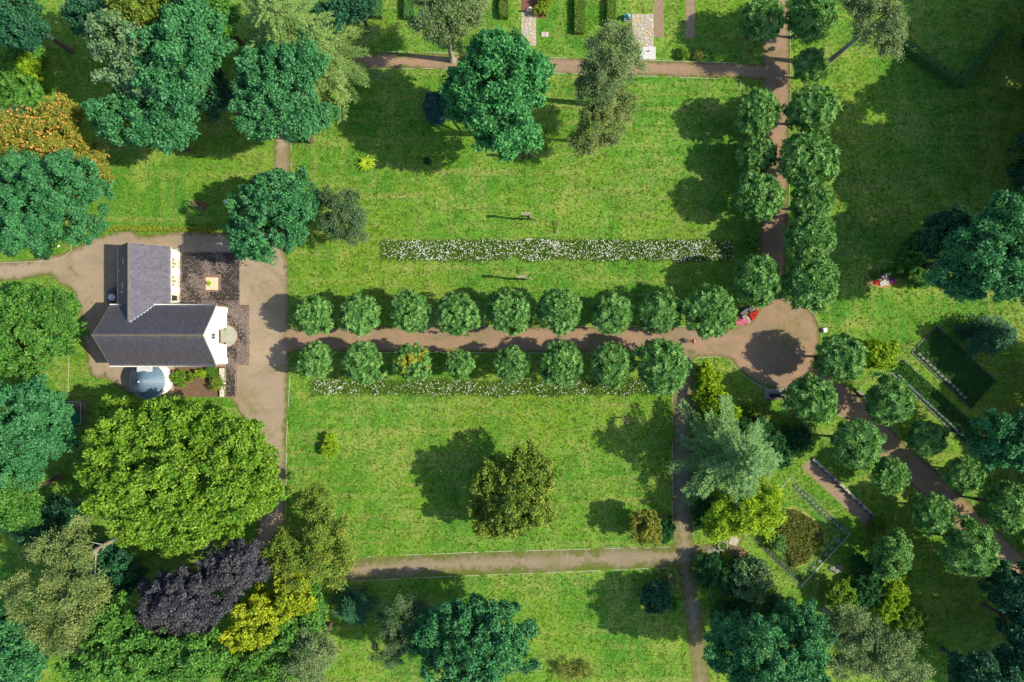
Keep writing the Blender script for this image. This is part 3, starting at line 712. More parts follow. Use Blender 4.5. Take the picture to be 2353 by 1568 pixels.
# ------------------------------------------------------------------ shrubs and hedges
def shrub(name, label, mat, u, v, ru, rv, h, seed=1, style='broad', br=.4, L=.24, W=.15, lob=.16, cat='shrub', cover=1.3, extra=(), dens=1.0, group=None):
    rg = np.random.default_rng(seed); zc = h*.5; b = G(u, v, zc); k = (1-zc/HC)/S
    ells = [(0, 0, zc, ru*k, rv*k, h*.5)]
    for (eu, ev, er, eh) in extra:
        c = G(eu, ev, eh*.5); ells.append((c[0]-b[0], c[1]-b[1], eh*.5, er*k, er*k, eh*.5))
    if style == 'broad': V, F, T, P = crown_broad(rg, ells, br, L, W, cover, lob)
    elif style == 'rosette': V, F, T, P = crown_rosette(rg, ells, br, L, W, dens, lob)
    else: V, F, T, P = crown_birch(rg, ells, br, L, W, dens, lob)
    V[:, 2] = np.maximum(V[:, 2], .02)
    tk = trunk_mesh(rg, P, h*.7, .05+.01*h, M['bark'], 5, 'stem')
    return place(name, cat, label, (b[0], b[1], 0), 0, 1, tk, fastmesh('foliage', V, F, LM[mat], T), group, 'foliage')

conif = shrub('blue_juniper', 'blue green upright juniper left of the tall chestnut', 'blue', 1003, 250, 33, 38, 5.5, 201, br=.42, L=.26, W=.12, cover=1.6, lob=.06)
shrub('clipped_bush', 'dark bush beside the kerb under the blue green tree', 'darkgreen', 690, 312, 18, 15, 1.6, 202)
shrub('clipped_bush', 'oval dark clipped bush beside the drive at the left edge', 'darkgreen', 103, 582, 20, 14, 1.5, 203, br=.3, L=.16, W=.10, lob=.04, cover=1.7)
shrub('dark_bush', 'tiny dark bush in the upper lawn at the shadow edge of the chestnut', 'darkgreen', 981, 371, 10, 9, 1.0, 204, br=.25, L=.16, W=.1)
shrub('leafy_bush', 'light green bush right of the first tree on the slanting walk', 'lime', 2018, 815, 42, 36, 3.5, 205, 'rosette', br=.5, L=.42, W=.17)
shrub('young_tree', 'tiny young tree left of the vertical path near the flower strip', 'green', 1728, 560, 16, 18, 2.4, 206, 'rosette', br=.4, L=.30, W=.1)
shrub('dark_bush', 'dark glossy bush right of the small yellowish tree', 'darkgreen', 1527, 1216, 24, 30, 3.0, 207, br=.5)
shrub('holly_bush', 'round dark holly on the lower lawn beside the lower path', 'teal_dk', 1508, 1368, 38, 38, 4.0, 208, br=.55, L=.3, W=.18, lob=.1)
shrub('pale_bush', 'pale green spiky bush above right of the round holly', 'olive', 1540, 1338, 22, 24, 2.4, 209, 'rosette', br=.4, L=.4, W=.08)
shrub('low_bush', 'low fresh green bush right of the round holly', 'green', 1545, 1386, 18, 18, 1.4, 210)
shrub('hedge_thicket', 'bright green thicket along the garden path below the round place', 'lime', 1630, 865, 24, 36, 2.8, 211, br=.5, L=.30, W=.20, extra=[(1640, 920, 36, 3.0), (1655, 970, 38, 3.0), (1635, 1000, 32, 2.8), (1680, 950, 24, 2.4)])
shrub('dark_thicket', 'dark green thicket between the bright thicket and the cedar', 'darkgreen', 1735, 1000, 60, 40, 4.5, 212, br=.6, extra=[(1640, 1055, 32, 3.6), (1620, 1100, 26, 3.0), (1790, 1040, 34, 4.0)])
shrub('round_bush', 'round clipped dark bush right of the cedar', 'darkgreen', 1832, 1008, 30, 32, 3.0, 213, br=.4, L=.22, W=.14, lob=.05, cover=1.6)
shrub('flowering_bush', 'bush with pale leaf tips above the cedar', 'yelgreen', 1745, 950, 32, 18, 2.4, 214)
shrub('dark_thicket', 'dark thicket below the yellow green tree beside the garden path', 'darkgreen', 1625, 1180, 34, 48, 3.5, 215, br=.55)
shrub('dark_thicket', 'shaded thicket at the bend of the lower path', 'teal_dk' if 0 else 'darkgreen', 1630, 1310, 38, 44, 3.2, 216, br=.6, extra=[(1670, 1330, 34, 3.2)])
shrub('laurel_bush', 'glossy laurel with pale shining leaves below the soil bed', 'laurel', 1722, 1325, 52, 50, 4.5, 217, br=.55, L=.36, W=.22, lob=.08)
shrub('dark_thicket', 'dark undergrowth between laurel and bottom trees', 'darkgreen', 1690, 1410, 62, 40, 3.0, 218, br=.6, extra=[(1780, 1390, 36, 3.0)])
shrub('leafy_bush', 'bright green bush below the tip of the diamond grave bed', 'bright', 1932, 1375, 38, 42, 4.0, 219, br=.55, L=.28, W=.18)
shrub('leafy_bush', 'yellow green bush on the edge of the lower right lawn', 'lime', 2055, 1360, 30, 46, 3.0, 220, br=.5, extra=[(2035, 1400, 26, 3.0)])
shrub('leafy_bush', 'green bush with yellow rim beside the bottom olive birch', 'hedge', 2085, 1430, 42, 40, 3.2, 221, br=.5)
shrub('dark_thicket', 'dark thicket between the two bright bushes at the lower right', 'darkgreen', 1990, 1360, 44, 40, 3.0, 222, br=.55, extra=[(1985, 1300, 30, 2.6)])
shrub('round_bush', 'round clipped bush at the end of the row of dark headstones', 'hedge', 2016, 1208, 22, 20, 1.6, 223, br=.3, L=.16, W=.1, lob=.05, cover=1.7)
shrub('round_bush', 'small blue green bush in the heather of the diamond grave bed', 'avenue', 1788, 1247, 20, 20, 1.8, 224, br=.35)
shrub('shade_bush', 'green bush in the shade below the big blue green tree', 'green', 2105, 590, 36, 60, 4.0, 225, br=.55, extra=[(2110, 640, 26, 3.0)])
shrub('golden_bush', 'golden green bush by the red mulch bed', 'hedge_yel', 1244, 22, 18, 14, 1.6, 226, br=.32, L=.2, W=.13, extra=[(1252, 0, 18, 1.8)])
shrub('border_shrub', 'leafy shrub at the left of the small border above the cemetery path', 'bright', 1572, 124, 15, 14, 1.3, 227, br=.3, L=.24, W=.12)
shrub('border_shrub', 'brownish twiggy shrub in the middle of the small border', 'heather', 1602, 126, 13, 13, 1.2, 228, br=.3, L=.18, W=.08)
shrub('border_shrub', 'small green shrub at the right of the small border', 'green', 1623, 126, 11, 12, 1.0, 229, br=.3, L=.2, W=.1)
shrub('shade_bush', 'bright leafy shrub bank at the left edge, upper part', 'green', 60, 110, 36, 34, 3.0, 230, 'rosette', br=.5, L=.5, W=.16)
shrub('star_bush', 'star leaved yellow green shrubs beside the shaded lawn strip', 'lime', 62, 152, 32, 34, 3.0, 231, 'rosette', br=.5, L=.62, W=.17, dens=.8)
shrub('shade_bush', 'shaded green shrub bank at the left edge above the orange tree', 'green', 45, 215, 55, 45, 3.2, 232, 'rosette', br=.6, L=.5, W=.16, extra=[(20, 160, 36, 3.2)])
shrub('shade_bush', 'dull green shrub at the left edge touching the orange tree', 'greygreen', 20, 265, 50, 36, 3.0, 233, 'rosette', br=.6, L=.5, W=.16)
shrub('young_tree', 'bright young shrub tied to a stake near the forecourt in the lower lawn', 'lime', 757, 1032, 20, 18, 1.6, 234, br=.3, L=.26, W=.11, extra=[(758, 1006, 12, 1.4)])
shrub('bed_shrub', 'yellow green shrub in the planting bed below the chapel wall', 'lime', 463, 858, 16, 10, 1.3, 235, br=.3)
shrub('bed_shrub', 'green shrub in the planting bed beside the round apse', 'bright', 415, 868, 24, 20, 1.8, 236, br=.35)
shrub('bed_shrub', 'grassy bright shrub in the bed behind the stone seats', 'yelgreen', 497, 880, 16, 22, 1.5, 237, 'rosette', br=.35, L=.4, W=.07)
shrub('fern_shrub', 'spiky fan leaved plant in the planting bed', 'green', 486, 855, 11, 10, 1.1, 238, 'rosette', br=.3, L=.6, W=.07, dens=.6)
shrub('bed_shrub', 'small yellow shrub in front of the glossy laurel', 'hedge_yel', 1666, 1272, 8, 5, .6, 239, br=.2, L=.14, W=.08)
shrub('young_tree', 'thin bare shrub at the bottom of the lower lawn', 'heather', 1320, 1545, 45, 26, 2.5, 240, 'birch', br=.5, L=.2, W=.07, dens=.5)

def hedge(name, label, mat, P, w, h, seed, L=.17, W=.11, dens=210, closed=False):
    """clipped hedge along plan polyline P: core box and a skin of leaves, one mesh"""
    rg = np.random.default_rng(seed); Q = [np.array(G(*p)[:2]) for p in P]
    o = empty(name, (Q[0][0], Q[0][1], 0)); tag(o, label, 'hedge')
    PV, NV = [], []; core = MB(); off = np.array([Q[0][0], Q[0][1], 0])
    for a, b in zip(Q[:-1], Q[1:]):
        d = b-a; ln = np.linalg.norm(d); d /= ln; s = np.array([-d[1], d[0]])
        w2 = w/2-.06
        base = [a+s*w2-d*w2*0, a-s*w2, b-s*w2, b+s*w2]
        core.prism([(q[0]-off[0], q[1]-off[1]) for q in base], 0, h-.07)
        for kind in ('top', 'l', 'r', 'e0', 'e1'):
            ar = {'top': ln*w, 'l': ln*h, 'r': ln*h, 'e0': w*h, 'e1': w*h}[kind]; n = int(ar*dens)
            x = rg.random(n)*ln; y = (rg.random(n)-.5)*w; z = rg.random(n)*h
            if kind == 'top': z[:] = h; nn = np.tile([0, 0, 1.], (n, 1))
            elif kind in 'lr':
                sg = 1 if kind == 'l' else -1; y[:] = sg*w/2; nn = np.tile([s[0]*sg, s[1]*sg, .2], (n, 1))
            else:
                sg = 1 if kind == 'e1' else -1; x[:] = ln if sg > 0 else 0; nn = np.tile([d[0]*sg, d[1]*sg, .2], (n, 1))
            q = a[None]+d[None]*x[:, None]+s[None]*y[:, None]
            PV.append(np.column_stack([q[:, 0]-off[0], q[:, 1]-off[1], z+rg.normal(0, .03, n)])); NV.append(nn)
    p = np.concatenate(PV); nn = unit(np.concatenate(NV)+rg.normal(size=p.shape)*.5)
    D = unit(np.cross(nn, rg.normal(size=p.shape)))+nn*.3
    V, F = leaf_quads(p-nn*.05, D, nn, L*rg.uniform(.7, 1.3, len(p)), W)
    core.obj('hedge_core', M['bark'], o)
    link('foliage', fastmesh('foliage', V, F, LM[mat], rg.beta(2, 2, len(F))), o)
    return o
hedge('low_hedge', 'low yellow green clipped hedge along the gravel above the chapel', 'hedge_yel', [(165, 526), (500, 528)], .62, .7, 301)
hedge('clipped_hedge', 'V shaped hedge in the dark upper right lawn', 'hedge_dk', [(2070, 108), (2197, 198), (2292, 76)], 1.0, 1.6, 302, L=.2, W=.13, dens=130)
hedge('grave_hedge', 'clipped hedge right of the golden bush, reaching down between the graves', 'hedge', [(1331, -30), (1331, 80)], 1.45, 1.0, 303)
hedge('grave_hedge', 'clipped hedge left of the flagstone terrace at the top edge', 'hedge', [(1404, -30), (1403, 62)], 1.3, 1.0, 304)
hedge('grave_hedge', 'short clipped hedge at the top edge left of the mulch bed', 'hedge', [(1158, -30), (1158, 45)], 1.3, 1.0, 305)
hedge('grave_hedge', 'dark clipped hedge at the top edge under the shaded tree', 'hedge_dk', [(868, -30), (868, 44)], 1.5, 1.1, 306)
hedge('grave_hedge', 'dark clipped hedge stub left of the birch at the top edge', 'hedge_dk', [(942, -30), (942, 46)], 1.4, 1.1, 307)

# big-leaved plant on the upper lawn
def big_leaf_plant(name, label, u, v, n, L, seed, mat='lime', w=.26, cat='plant'):
    rg = np.random.default_rng(seed); b = G(u, v); o = empty(name, (b[0], b[1], 0)); tag(o, label, cat)
    mb = MB(); mb.tube([(0, 0, 0), (0, 0, .5)], [.09, .06], 7); mb.obj('stem', M['bark'], o)
    for k in range(n):
        a = 2.39996*k; ln = L*(.55+.5*rg.random()); lift = .9-.55*k/n; V, F, seg = [], [], 7
        dx, dy = math.cos(a), math.sin(a)
        for i in range(seg+1):
            s = i/seg; r = .05+ln*s; z = .35+lift*ln*(1.1*s-.95*s*s)*.9; ww = w*math.sin(math.pi*min(.97, .12+s*.86))**.8
            for q, up in ((-1, .10), (0, 0), (1, .10)): V.append((dx*r-dy*q*ww*.5, dy*r+dx*q*ww*.5, max(.03, z+up*ww)))
        for i in range(seg):
            for j in range(2): F.append((i*3+j, i*3+j+1, i*3+j+4, i*3+j+3))
        link('leaf', fastmesh('leaf', np.array(V), np.array(F), LM[mat], rg.uniform(.45, 1, len(F))), o)
    return o
big_leaf_plant('banana_plant', 'light green palm like plant with long strap leaves in the upper lawn', 843, 377, 22, 1.45, 401)
big_leaf_plant('gravel_plant', 'yellow green tuft in the gravel square of the chapel paving', 483.5, 651.5, 14, .42, 402, 'lime', .16)

# ------------------------------------------------------------------ the chapel
ch = empty('chapel', (-50.0, .8, 0)); tag(ch, 'white chapel with grey tiled cross gabled roof and round apse', 'chapel')
CO = np.array((-50.0, .8, 0))
def sub(P): return [tuple(np.array(p, float)-CO) for p in P]

def roof_slope(name, A, B, prof, m, parent, tw=.29, tl=.40, clip=None, seed=1, moss=False):
    """tiled slope: A, B = ends of the ridge line in plan; prof = list of (distance, height) down the slope, direction by the left normal of AB"""
    rg = np.random.default_rng(seed); A = np.array(A, float); B = np.array(B, float)
    d = B-A; ln = np.linalg.norm(d); d /= ln; s = np.array([-d[1], d[0]])
    D = np.array([p[0] for p in prof]); Z = np.array([p[1] for p in prof])
    arc = np.concatenate([[0], np.cumsum(np.hypot(np.diff(D), np.diff(Z)))])
    nt_ = int(round(ln/tw)); nc = int(round(arc[-1]/tl)); sm = 4
    X = np.linspace(0, ln, nt_*sm+1); wave = .085*np.array([0, .9, 1, .35])[np.arange(len(X)) % sm]
    V, rowsv, F, T = [], [], [], []
    for c in range(nc):
        for e, lift in ((c/nc, .0), ((c+1)/nc, .035)):
            a = e*arc[-1]; dd = np.interp(a, arc, D); zz = np.interp(a, arc, Z)
            V.append(np.column_stack([A[0]+d[0]*X+s[0]*dd, A[1]+d[1]*X+s[1]*dd, zz+wave+lift]))
    nx = len(X); V = np.concatenate(V); tcol = rg.beta(2, 2, (nc, nt_))
    if moss:
        for c in range(nc):
            near = max(0, 1-c/2.2)+.5*max(0, (c-nc+2)/2)
            tcol[c] = np.clip(tcol[c]*.66+near*.5*rg.random(nt_)*(1.3-np.arange(nt_)/nt_*.7), 0, 1)
    for r in range(2*nc-1):
        a = r*nx+np.arange(nx-1); q = np.stack([a, a+nx, a+nx+1, a+1], 1); F.append(q)
        T.append(np.repeat(tcol[r//2], sm) if r % 2 == 0 else np.full(nx-1, .0))
    F = np.concatenate(F); T = np.concatenate(T)
    if clip is not None:
        ctr = V[F].mean(1); k = clip(ctr[:, 0], ctr[:, 1], ctr[:, 2]); F = F[k]; T = T[k]
    us, inv = np.unique(F, return_inverse=True)
    me = fastmesh(name, V[us]-CO, inv.reshape(F.shape), m, T)
    return tag(link(name, me, parent), kind='stuff')

YR, ZR, ZE = .805, 8.6, 4.4; XW, XE = -57.4, -42.27; HALF = 4.35
MP = [(0, ZR), (3.3, 5.28), (HALF, ZE)]
XR2, ZR2, ZE2 = -53.45, 6.8, 2.6; YN = 13.7; H2 = 3.82
def zmain(y):
    dd = np.abs(np.asarray(y)-YR); return np.interp(dd, [p[0] for p in MP], [p[1] for p in MP])
def zwing(x): return ZR2-(ZR2-ZE2)*np.abs(np.asarray(x)-XR2)/H2
roof = link('roof', pymesh('roof', sub([(XW+.1, YR-HALF+.1, ZE+.02), (XE-.1, YR-HALF+.1, ZE+.02), (XE-.1, YR, ZR-.1), (XW+.1, YR, ZR-.1), (XE-.1, YR+HALF-.1, ZE+.02), (XW+.1, YR+HALF-.1, ZE+.02),
    (XR2-H2+.1, YR+.6, ZE2-.05), (XR2-H2+.1, YN-.1, ZE2-.05), (XR2, YN-.1, ZR2-.12), (XR2, YR+.9, ZR2-.12), (XR2+H2-.1, YN-.1, ZE2-.05), (XR2+H2-.1, YR+.6, ZE2-.05)]),
    [(0, 1, 2, 3), (3, 2, 4, 5), (6, 9, 8, 7), (9, 11, 10, 8)], M['bark']), ch)
nclip = lambda x, y, z: ~((np.abs(x-XR2) < H2) & (zwing(x) > zmain(y)+.03) & (y > YR))
roof_slope('roof_tiles', (XE, YR), (XW, YR), MP, M['tile_moss'], roof, seed=1, moss=True)
roof_slope('roof_tiles', (XW, YR), (XE, YR), MP, M['tile'], roof, clip=nclip, seed=2)
WP = [(0, ZR2), (H2, ZE2)]
wclip = lambda x, y, z: zwing(x) > zmain(y)-.02
roof_slope('roof_tiles', (XR2, YN), (XR2, YR+.5), [(0, ZR2), (H2, ZE2)], M['tile'], roof, clip=lambda x, y, z: (zwing(x) > zmain(y)) | (y > YR+HALF), seed=3, tw=.29, tl=.40)
roof_slope('roof_tiles', (XR2, YR+.5), (XR2, YN), [(0, ZR2), (H2, ZE2)], M['tile'], roof, clip=lambda x, y, z: (zwing(x) > zmain(y)) | (y > YR+HALF), seed=4, tw=.29, tl=.40)
# ridge caps, tile by tile
def ridge_run(a, b, n, parent):
    a = np.array(a)-CO; b = np.array(b)-CO; me = None
    ln = np.linalg.norm(b-a)/n
    for i in range(n):
        p = a+(b-a)*(i+.5)/n
        if me is None:
            mbb = MB(); k = 6; r = .16
            prof = [(r*math.cos(math.pi*j/k), r*.75*math.sin(math.pi*j/k)) for j in range(k+1)]
            V = [(-ln*.51, q[0], q[1]-.03) for q in prof]+[(ln*.49, q[0]*.9, q[1]*.92-.03) for q in prof]
            mbb.add(V, [(j, j+1, k+2+j, k+1+j) for j in range(k)]); me = mbb.mesh('ridge_tile', M['ridge'], True)
        o = link('ridge_tile', me, parent); o.location = p
        o.rotation_euler = (0, 0, math.atan2(b[1]-a[1], b[0]-a[0]))
ridge_run((XW, YR, ZR+.05), (XE, YR, ZR+.05), 38, roof)
ridge_run((XR2, YN, ZR2+.05), (XR2, YR+(ZR-ZR2)*1.0+.12, ZR2+.05), 26, roof)
# valley flashing of the wing
ymeet = YR+(ZR-ZR2)*3.3/(ZR-5.28)
def valley(sx, w, name):
    P = []
    for f in np.linspace(0, 1, 8):
        z = ZR2-(ZR2-ZE)*f; x = XR2+sx*H2*(ZR2-z)/(ZR2-ZE2)
        dd = np.interp(ZR-z, [0, ZR-5.28, ZR-ZE], [0, 3.3, HALF]); P.append((x, YR+dd, z+.07))
    V, F = [], []
    for p in P: V += [(p[0]-sx*.02, p[1], p[2]), (p[0]+sx*w*.5, p[1]+w*.05, p[2]+.02), (p[0]+sx*w, p[1]-w*.25, p[2]+.03)]
    for i in range(len(P)-1):
        for j in range(2): F.append((i*3+j, i*3+j+1, i*3+j+4, i*3+j+3))
    link(name, pymesh(name, sub(V), F, M['lead_pale'] if sx > 0 else M['lead']), roof)
valley(1, .34, 'valley_flashing'); valley(-1, .2, 'valley_flashing')
# gutters and verge boards
def gutter(a, b):
    mbb = MB(); mbb.tube(sub([a, b]), [.085, .085], 8); mbb.obj('gutter', M['gutter'], roof, True)
xv = XR2+H2*(ZR2-ZE)/(ZR2-ZE2); xv2 = XR2-H2*(ZR2-ZE)/(ZR2-ZE2)
gutter((XW-.02, YR-HALF-.07, ZE-.02), (XE+.02, YR-HALF-.07, ZE-.02))
gutter((xv+.15, YR+HALF+.07, ZE-.02), (XE+.02, YR+HALF+.07, ZE-.02))
gutter((XW-.02, YR+HALF+.07, ZE-.02), (xv2-.1, YR+HALF+.07, ZE-.02))
gutter((XR2+H2+.06, YR+HALF+.12, ZE2-.03), (XR2+H2+.06, YN, ZE2-.03)); gutter((XR2-H2-.06, YR+HALF-.1, ZE2-.03), (XR2-H2-.06, YN, ZE2-.03))
for x in (XE+.015, XW-.015):
    mbb = MB()
    for sgn in (-1, 1):
        P = [(x, YR, ZR+.06), (x, YR+sgn*3.3, 5.34), (x, YR+sgn*HALF, ZE+.06), (x, YR+sgn*HALF, ZE-.12), (x, YR+sgn*3.3, 5.12), (x, YR, ZR-.16)]
        mbb.extrude(sub(P), (.045*sgn*0+.045, 0, 0))
    mbb.obj('verge_board', M['timber'], roof)
mbb = MB(); y = YN+.01
mbb.extrude(sub([(XR2-H2, y, ZE2-.1), (XR2, y, ZR2-.12), (XR2+H2, y, ZE2-.1), (XR2+H2, y, ZE2+.05), (XR2, y, ZR2+.06), (XR2-H2, y, ZE2+.05)]), (0, .045, 0)); mbb.obj('verge_board', M['timber'], roof)
# walls
FX = -42.56; WS, WN = YR-4.15, YR+4.15; DW = 1.22
def gz(y): return float(zmain(y))-.14
mbb = MB()
yl, yr_ = .70-DW, .70+DW
def slab(P, x0=FX-.32, x1=FX): mbb.extrude(sub([(x0, p[0], p[1]) for p in P]), (x1-x0, 0, 0))
slab([(WS, 0), (yl, 0), (yl, gz(yl)), (YR-3.3, gz(YR-3.3)), (WS, gz(WS))])
slab([(yr_, 0), (WN, 0), (WN, gz(WN)), (YR+3.3, gz(YR+3.3)), (yr_, gz(yr_))])
slab([(yl, 2.83), (yr_, 2.83), (yr_, gz(yr_)), (YR, gz(YR)), (yl, gz(yl))])
for ya, yb in ((WS, WS+.75), (WN-.75, WN)):      # corner piers
    mbb.box(FX-CO[0], ya-CO[1]+.002, 0, FX+.16-CO[0], yb-CO[1]-.002, 3.6)
mbb.obj('facade', M['white_wall'], ch)
mbb = MB()      # splayed door niche
dy0, dy1, dx = .70-.95, .70+.95, FX-.8
mbb.add(sub([(FX-.3, yl, 0), (dx, dy0, 0), (dx, dy0, 2.8), (FX-.3, yl, 2.8), (FX-.3, yr_, 0), (dx, dy1, 0), (dx, dy1, 2.8), (FX-.3, yr_, 2.8)]), [(0, 1, 2, 3), (7, 6, 5, 4), (3, 2, 6, 7)])
mbb.obj('door_niche', M['white_wall'], ch)
dr = MB().box(dx-.08-CO[0], dy0-CO[1], .02, dx-CO[0], dy1-CO[1], 2.75).obj('door', M['door'], ch)
for k in range(6):
    yk = dy0+.08+k*.31; MB().box(dx-CO[0], yk-CO[1], .1, dx+.02-CO[0], yk+.27-CO[1], 2.6).obj('plank', M['door'], dr)
MB().tube([(dx+.06-CO[0], .55-CO[1], 1.0), (dx+.06-CO[0], .55-CO[1], 1.25)], [.03, .03]).obj('door_handle', M['plastic_white'], dr)
w_ = MB().box(FX+.004-CO[0], .26-CO[1], 4.02, FX+.03-CO[0], 1.13-CO[1], 5.36).obj('window', M['white_wall'], ch)
for r in range(4):
    for c in range(2):
        MB().box(FX+.03-CO[0], .31+c*.41-CO[1], 4.08+r*.32, FX+.045-CO[0], .67+c*.41-CO[1], 4.35+r*.32).obj('pane', M['glass'], w_)
MB().box(FX-CO[0], .18-CO[1], 3.66, FX+.10-CO[0], 1.22-CO[1], 3.78).obj('window_sill', M['concrete_light'], w_)
cx = MB(); cx.box(FX+.003-CO[0], .66-CO[1], 6.2, FX+.04-CO[0], .74-CO[1], 7.25); cx.box(FX+.003-CO[0], .36-CO[1], 6.86, FX+.038-CO[0], .656-CO[1], 6.94); cx.box(FX+.003-CO[0], .744-CO[1], 6.86, FX+.038-CO[0], 1.04-CO[1], 6.94)
cx.obj('wall_cross', M['concrete'], ch)
for yy in (3.05, -2.15):
    lm = MB(); lm.lathe([(.02, 2.25), (.12, 2.3), (.15, 2.42), (.12, 2.54), (.02, 2.58)], 12, (FX+.16-CO[0], yy-CO[1])); lm.obj('wall_lamp', M['plastic_white'], ch, True)
mbb = MB()
mbb.box(XW+.25-CO[0], WS-CO[1], 0, FX-.322-CO[0], WS+.3-CO[1], ZE-.08); mbb.box(XW+.25-CO[0], WN-.3-CO[1], 0, FX-.322-CO[0], WN-CO[1], ZE-.08)
mbb.extrude(sub([(XW+.25, WS+.302, 0), (XW+.25, WN-.302, 0), (XW+.25, WN-.302, gz(WN-.3)), (XW+.25, YR, gz(YR)), (XW+.25, WS+.302, gz(WS+.3))]), (.3, 0, 0))
mbb.obj('nave_wall', M['white_wall'], ch)
mbb = MB(); ex = -50.0; wx = XR2-H2+.3
mbb.box(ex-.3-CO[0], WN+.002-CO[1], 0, ex-CO[0], YN-.15-CO[1], ZE2-.02); mbb.box(wx-CO[0], WN+.002-CO[1], 0, wx+.3-CO[0], YN-.15-CO[1], ZE2-.02)
mbb.extrude(sub([(wx+.302, YN-.45, 0), (ex-.302, YN-.45, 0), (ex-.302, YN-.45, ZE2), (XR2, YN-.45, ZR2-.2), (wx+.302, YN-.45, ZE2)]), (0, .3, 0))
mbb.obj('wing_wall', M['cream_wall'], ch)
for yy in (12.75, 10.2, 7.55):
    P = [(ex+.004, yy-.45, 0), (ex+.42, yy-.45, 0), (ex+.12, yy-.45, 2.4), (ex+.004, yy-.45, 2.4)]
    MB().extrude(sub(P), (0, .9, 0)).obj('buttress', M['white_wall'], ch)
for yy, hh in ((12.0, 1), (11.45, 2), (10.95, 1), (9.4, 1), (8.85, 2), (8.3, 1), (6.0, 1)):
    z0 = .25 if hh == 2 else .85
    f_ = MB().box(ex+.003-CO[0], yy-.2-CO[1], z0, ex+.03-CO[0], yy+.2-CO[1], 1.6).obj('window', M['concrete_light'], ch)
    MB().box(ex+.03-CO[0], yy-.15-CO[1], z0+.05, ex+.04-CO[0], yy+.15-CO[1], 1.55).obj('pane', M['pane'], f_)
MB().box(ex+.004-CO[0], 5.6-CO[1]+.4, 0, ex+.04-CO[0], 5.6-CO[1]+1.15, 2.1).obj('side_door', M['timber_dark'], ch)
# skylights on the shaded slope
def on_w(u, v):
    z = 4.5; p = np.array(G(u, v, z))
    for _ in range(6): z = float(zwing(p[0])); p = np.array(G(u, v, z))
    return p
for (u, v, a, b) in ((284, 600, .34, .75), (282.5, 656.5, .34, .75), (282, 671, .45, .22)):
    p = on_w(u, v)-CO; ang = math.atan2(ZR2-ZE2, H2)
    k = MB().box(-a, -b/2, 0, a, b/2, .10).obj('skylight', M['gutter'], roof); k.location = p+np.array([0, 0, .04]); k.rotation_euler = (0, -ang, 0)
    g = MB().box(-a+.1, -b/2+.08, .10, a-.1, b/2-.08, .115).obj('pane', M['lead'], k)
p = on_w(276.5, 623.5)-CO; vp = MB().tube([(0, 0, 0), (0, 0, .4)], [.06, .08], 8).obj('vent_pipe', M['plastic_white'], roof); vp.location = p
# apse with standing seam cone
ap = np.array(((-816.6)/S, (-89.2)/S)); ra = 2.45; za, zp = 2.6, 4.9
mbb = MB(); mbb.lathe([(ra, 0), (ra, za)], 40, (ap[0]-CO[0], ap[1]-CO[1])); apw = mbb.obj('apse_wall', M['white_wall'], ch, True)
cone = None; NS = 36
apr = link('apse_roof', pymesh('apse_roof', [(ap[0]-CO[0]+(ra+.1)*math.cos(2*math.pi*k/NS), ap[1]-CO[1]+(ra+.1)*math.sin(2*math.pi*k/NS), za-.03) for k in range(NS)]+[(ap[0]-CO[0], ap[1]-CO[1], zp-.04)], [(k, (k+1) % NS, NS) for k in range(NS)], M['lead']), ch)
for k in range(NS):
    a0, a1 = 2*math.pi*(k+.06)/NS, 2*math.pi*(k+.94)/NS; r0 = ra+.14
    V = [(.06*math.cos(a0), .06*math.sin(a0), zp), (.06*math.cos(a1), .06*math.sin(a1), zp), (r0*math.cos(a1), r0*math.sin(a1), za+.03), (r0*math.cos(a0), r0*math.sin(a0), za+.03),
         (r0*math.cos(a1), r0*math.sin(a1), za-.02), (r0*math.cos(a0), r0*math.sin(a0), za-.02)]
    o_ = link('roof_panel', pymesh('roof_panel', V, [(3, 2, 1, 0), (5, 4, 2, 3)], M['lead']), apr); o_.location = (ap[0]-CO[0], ap[1]-CO[1], 0)
    am = 2*math.pi*k/NS
    s_ = MB().tube([(.06*math.cos(am), .06*math.sin(am), zp+.02), (r0*math.cos(am), r0*math.sin(am), za+.05)], [.018, .022], 4).obj('roof_seam', M['stone_dark'] if k % 2 else M['lead'], apr)
    s_.location = (ap[0]-CO[0], ap[1]-CO[1], 0)
MB().lathe([(.10, zp), (.12, zp+.1), (.05, zp+.22), (.01, zp+.3)], 10, (ap[0]-CO[0], ap[1]-CO[1])).obj('finial', M['plastic_white'], apr, True)
MB().lathe([(ra+.16, za-.08), (ra+.2, za-.02), (ra+.16, za+.01)], 40, (ap[0]-CO[0], ap[1]-CO[1])).obj('gutter', M['gutter'], apr, True)
MB().box(-54.0-CO[0], ap[1]-CO[1]+1.35, 3.3, -51.9-CO[0], WS-CO[1]-.004, 3.62).obj('linking_roof', M['lead_pale'], ch)
# steps
st = empty('entrance_steps', (FX, .75, 0)); tag(st, 'half round concrete entrance steps with a brick rim before the chapel door', 'steps')
def halfdisc(r, z0, z1, n=26): return MB().prism([(r*math.cos(a), r*math.sin(a)) for a in np.linspace(-math.pi/2, math.pi/2, n)], z0, z1)
halfdisc(1.57, 0, .17).obj('step', M['concrete'], st); halfdisc(1.27, .17, .33).obj('step', M['concrete'], st)
MB().box(-.80, -.94, .0, -.004, .94, .325).obj('threshold', M['concrete'], st)
bk = MB().box(-.06, -.048, 0, .06, .048, .09, .012).mesh('rim_brick', plain('red_brick', (.27, .12, .085), (.17, .085, .065), 9.0))
for k in range(44):
    a = -math.pi/2+math.pi*(k+.5)/44; o_ = link('rim_brick', bk, st, (1.66*math.cos(a), 1.66*math.sin(a), 0), a)

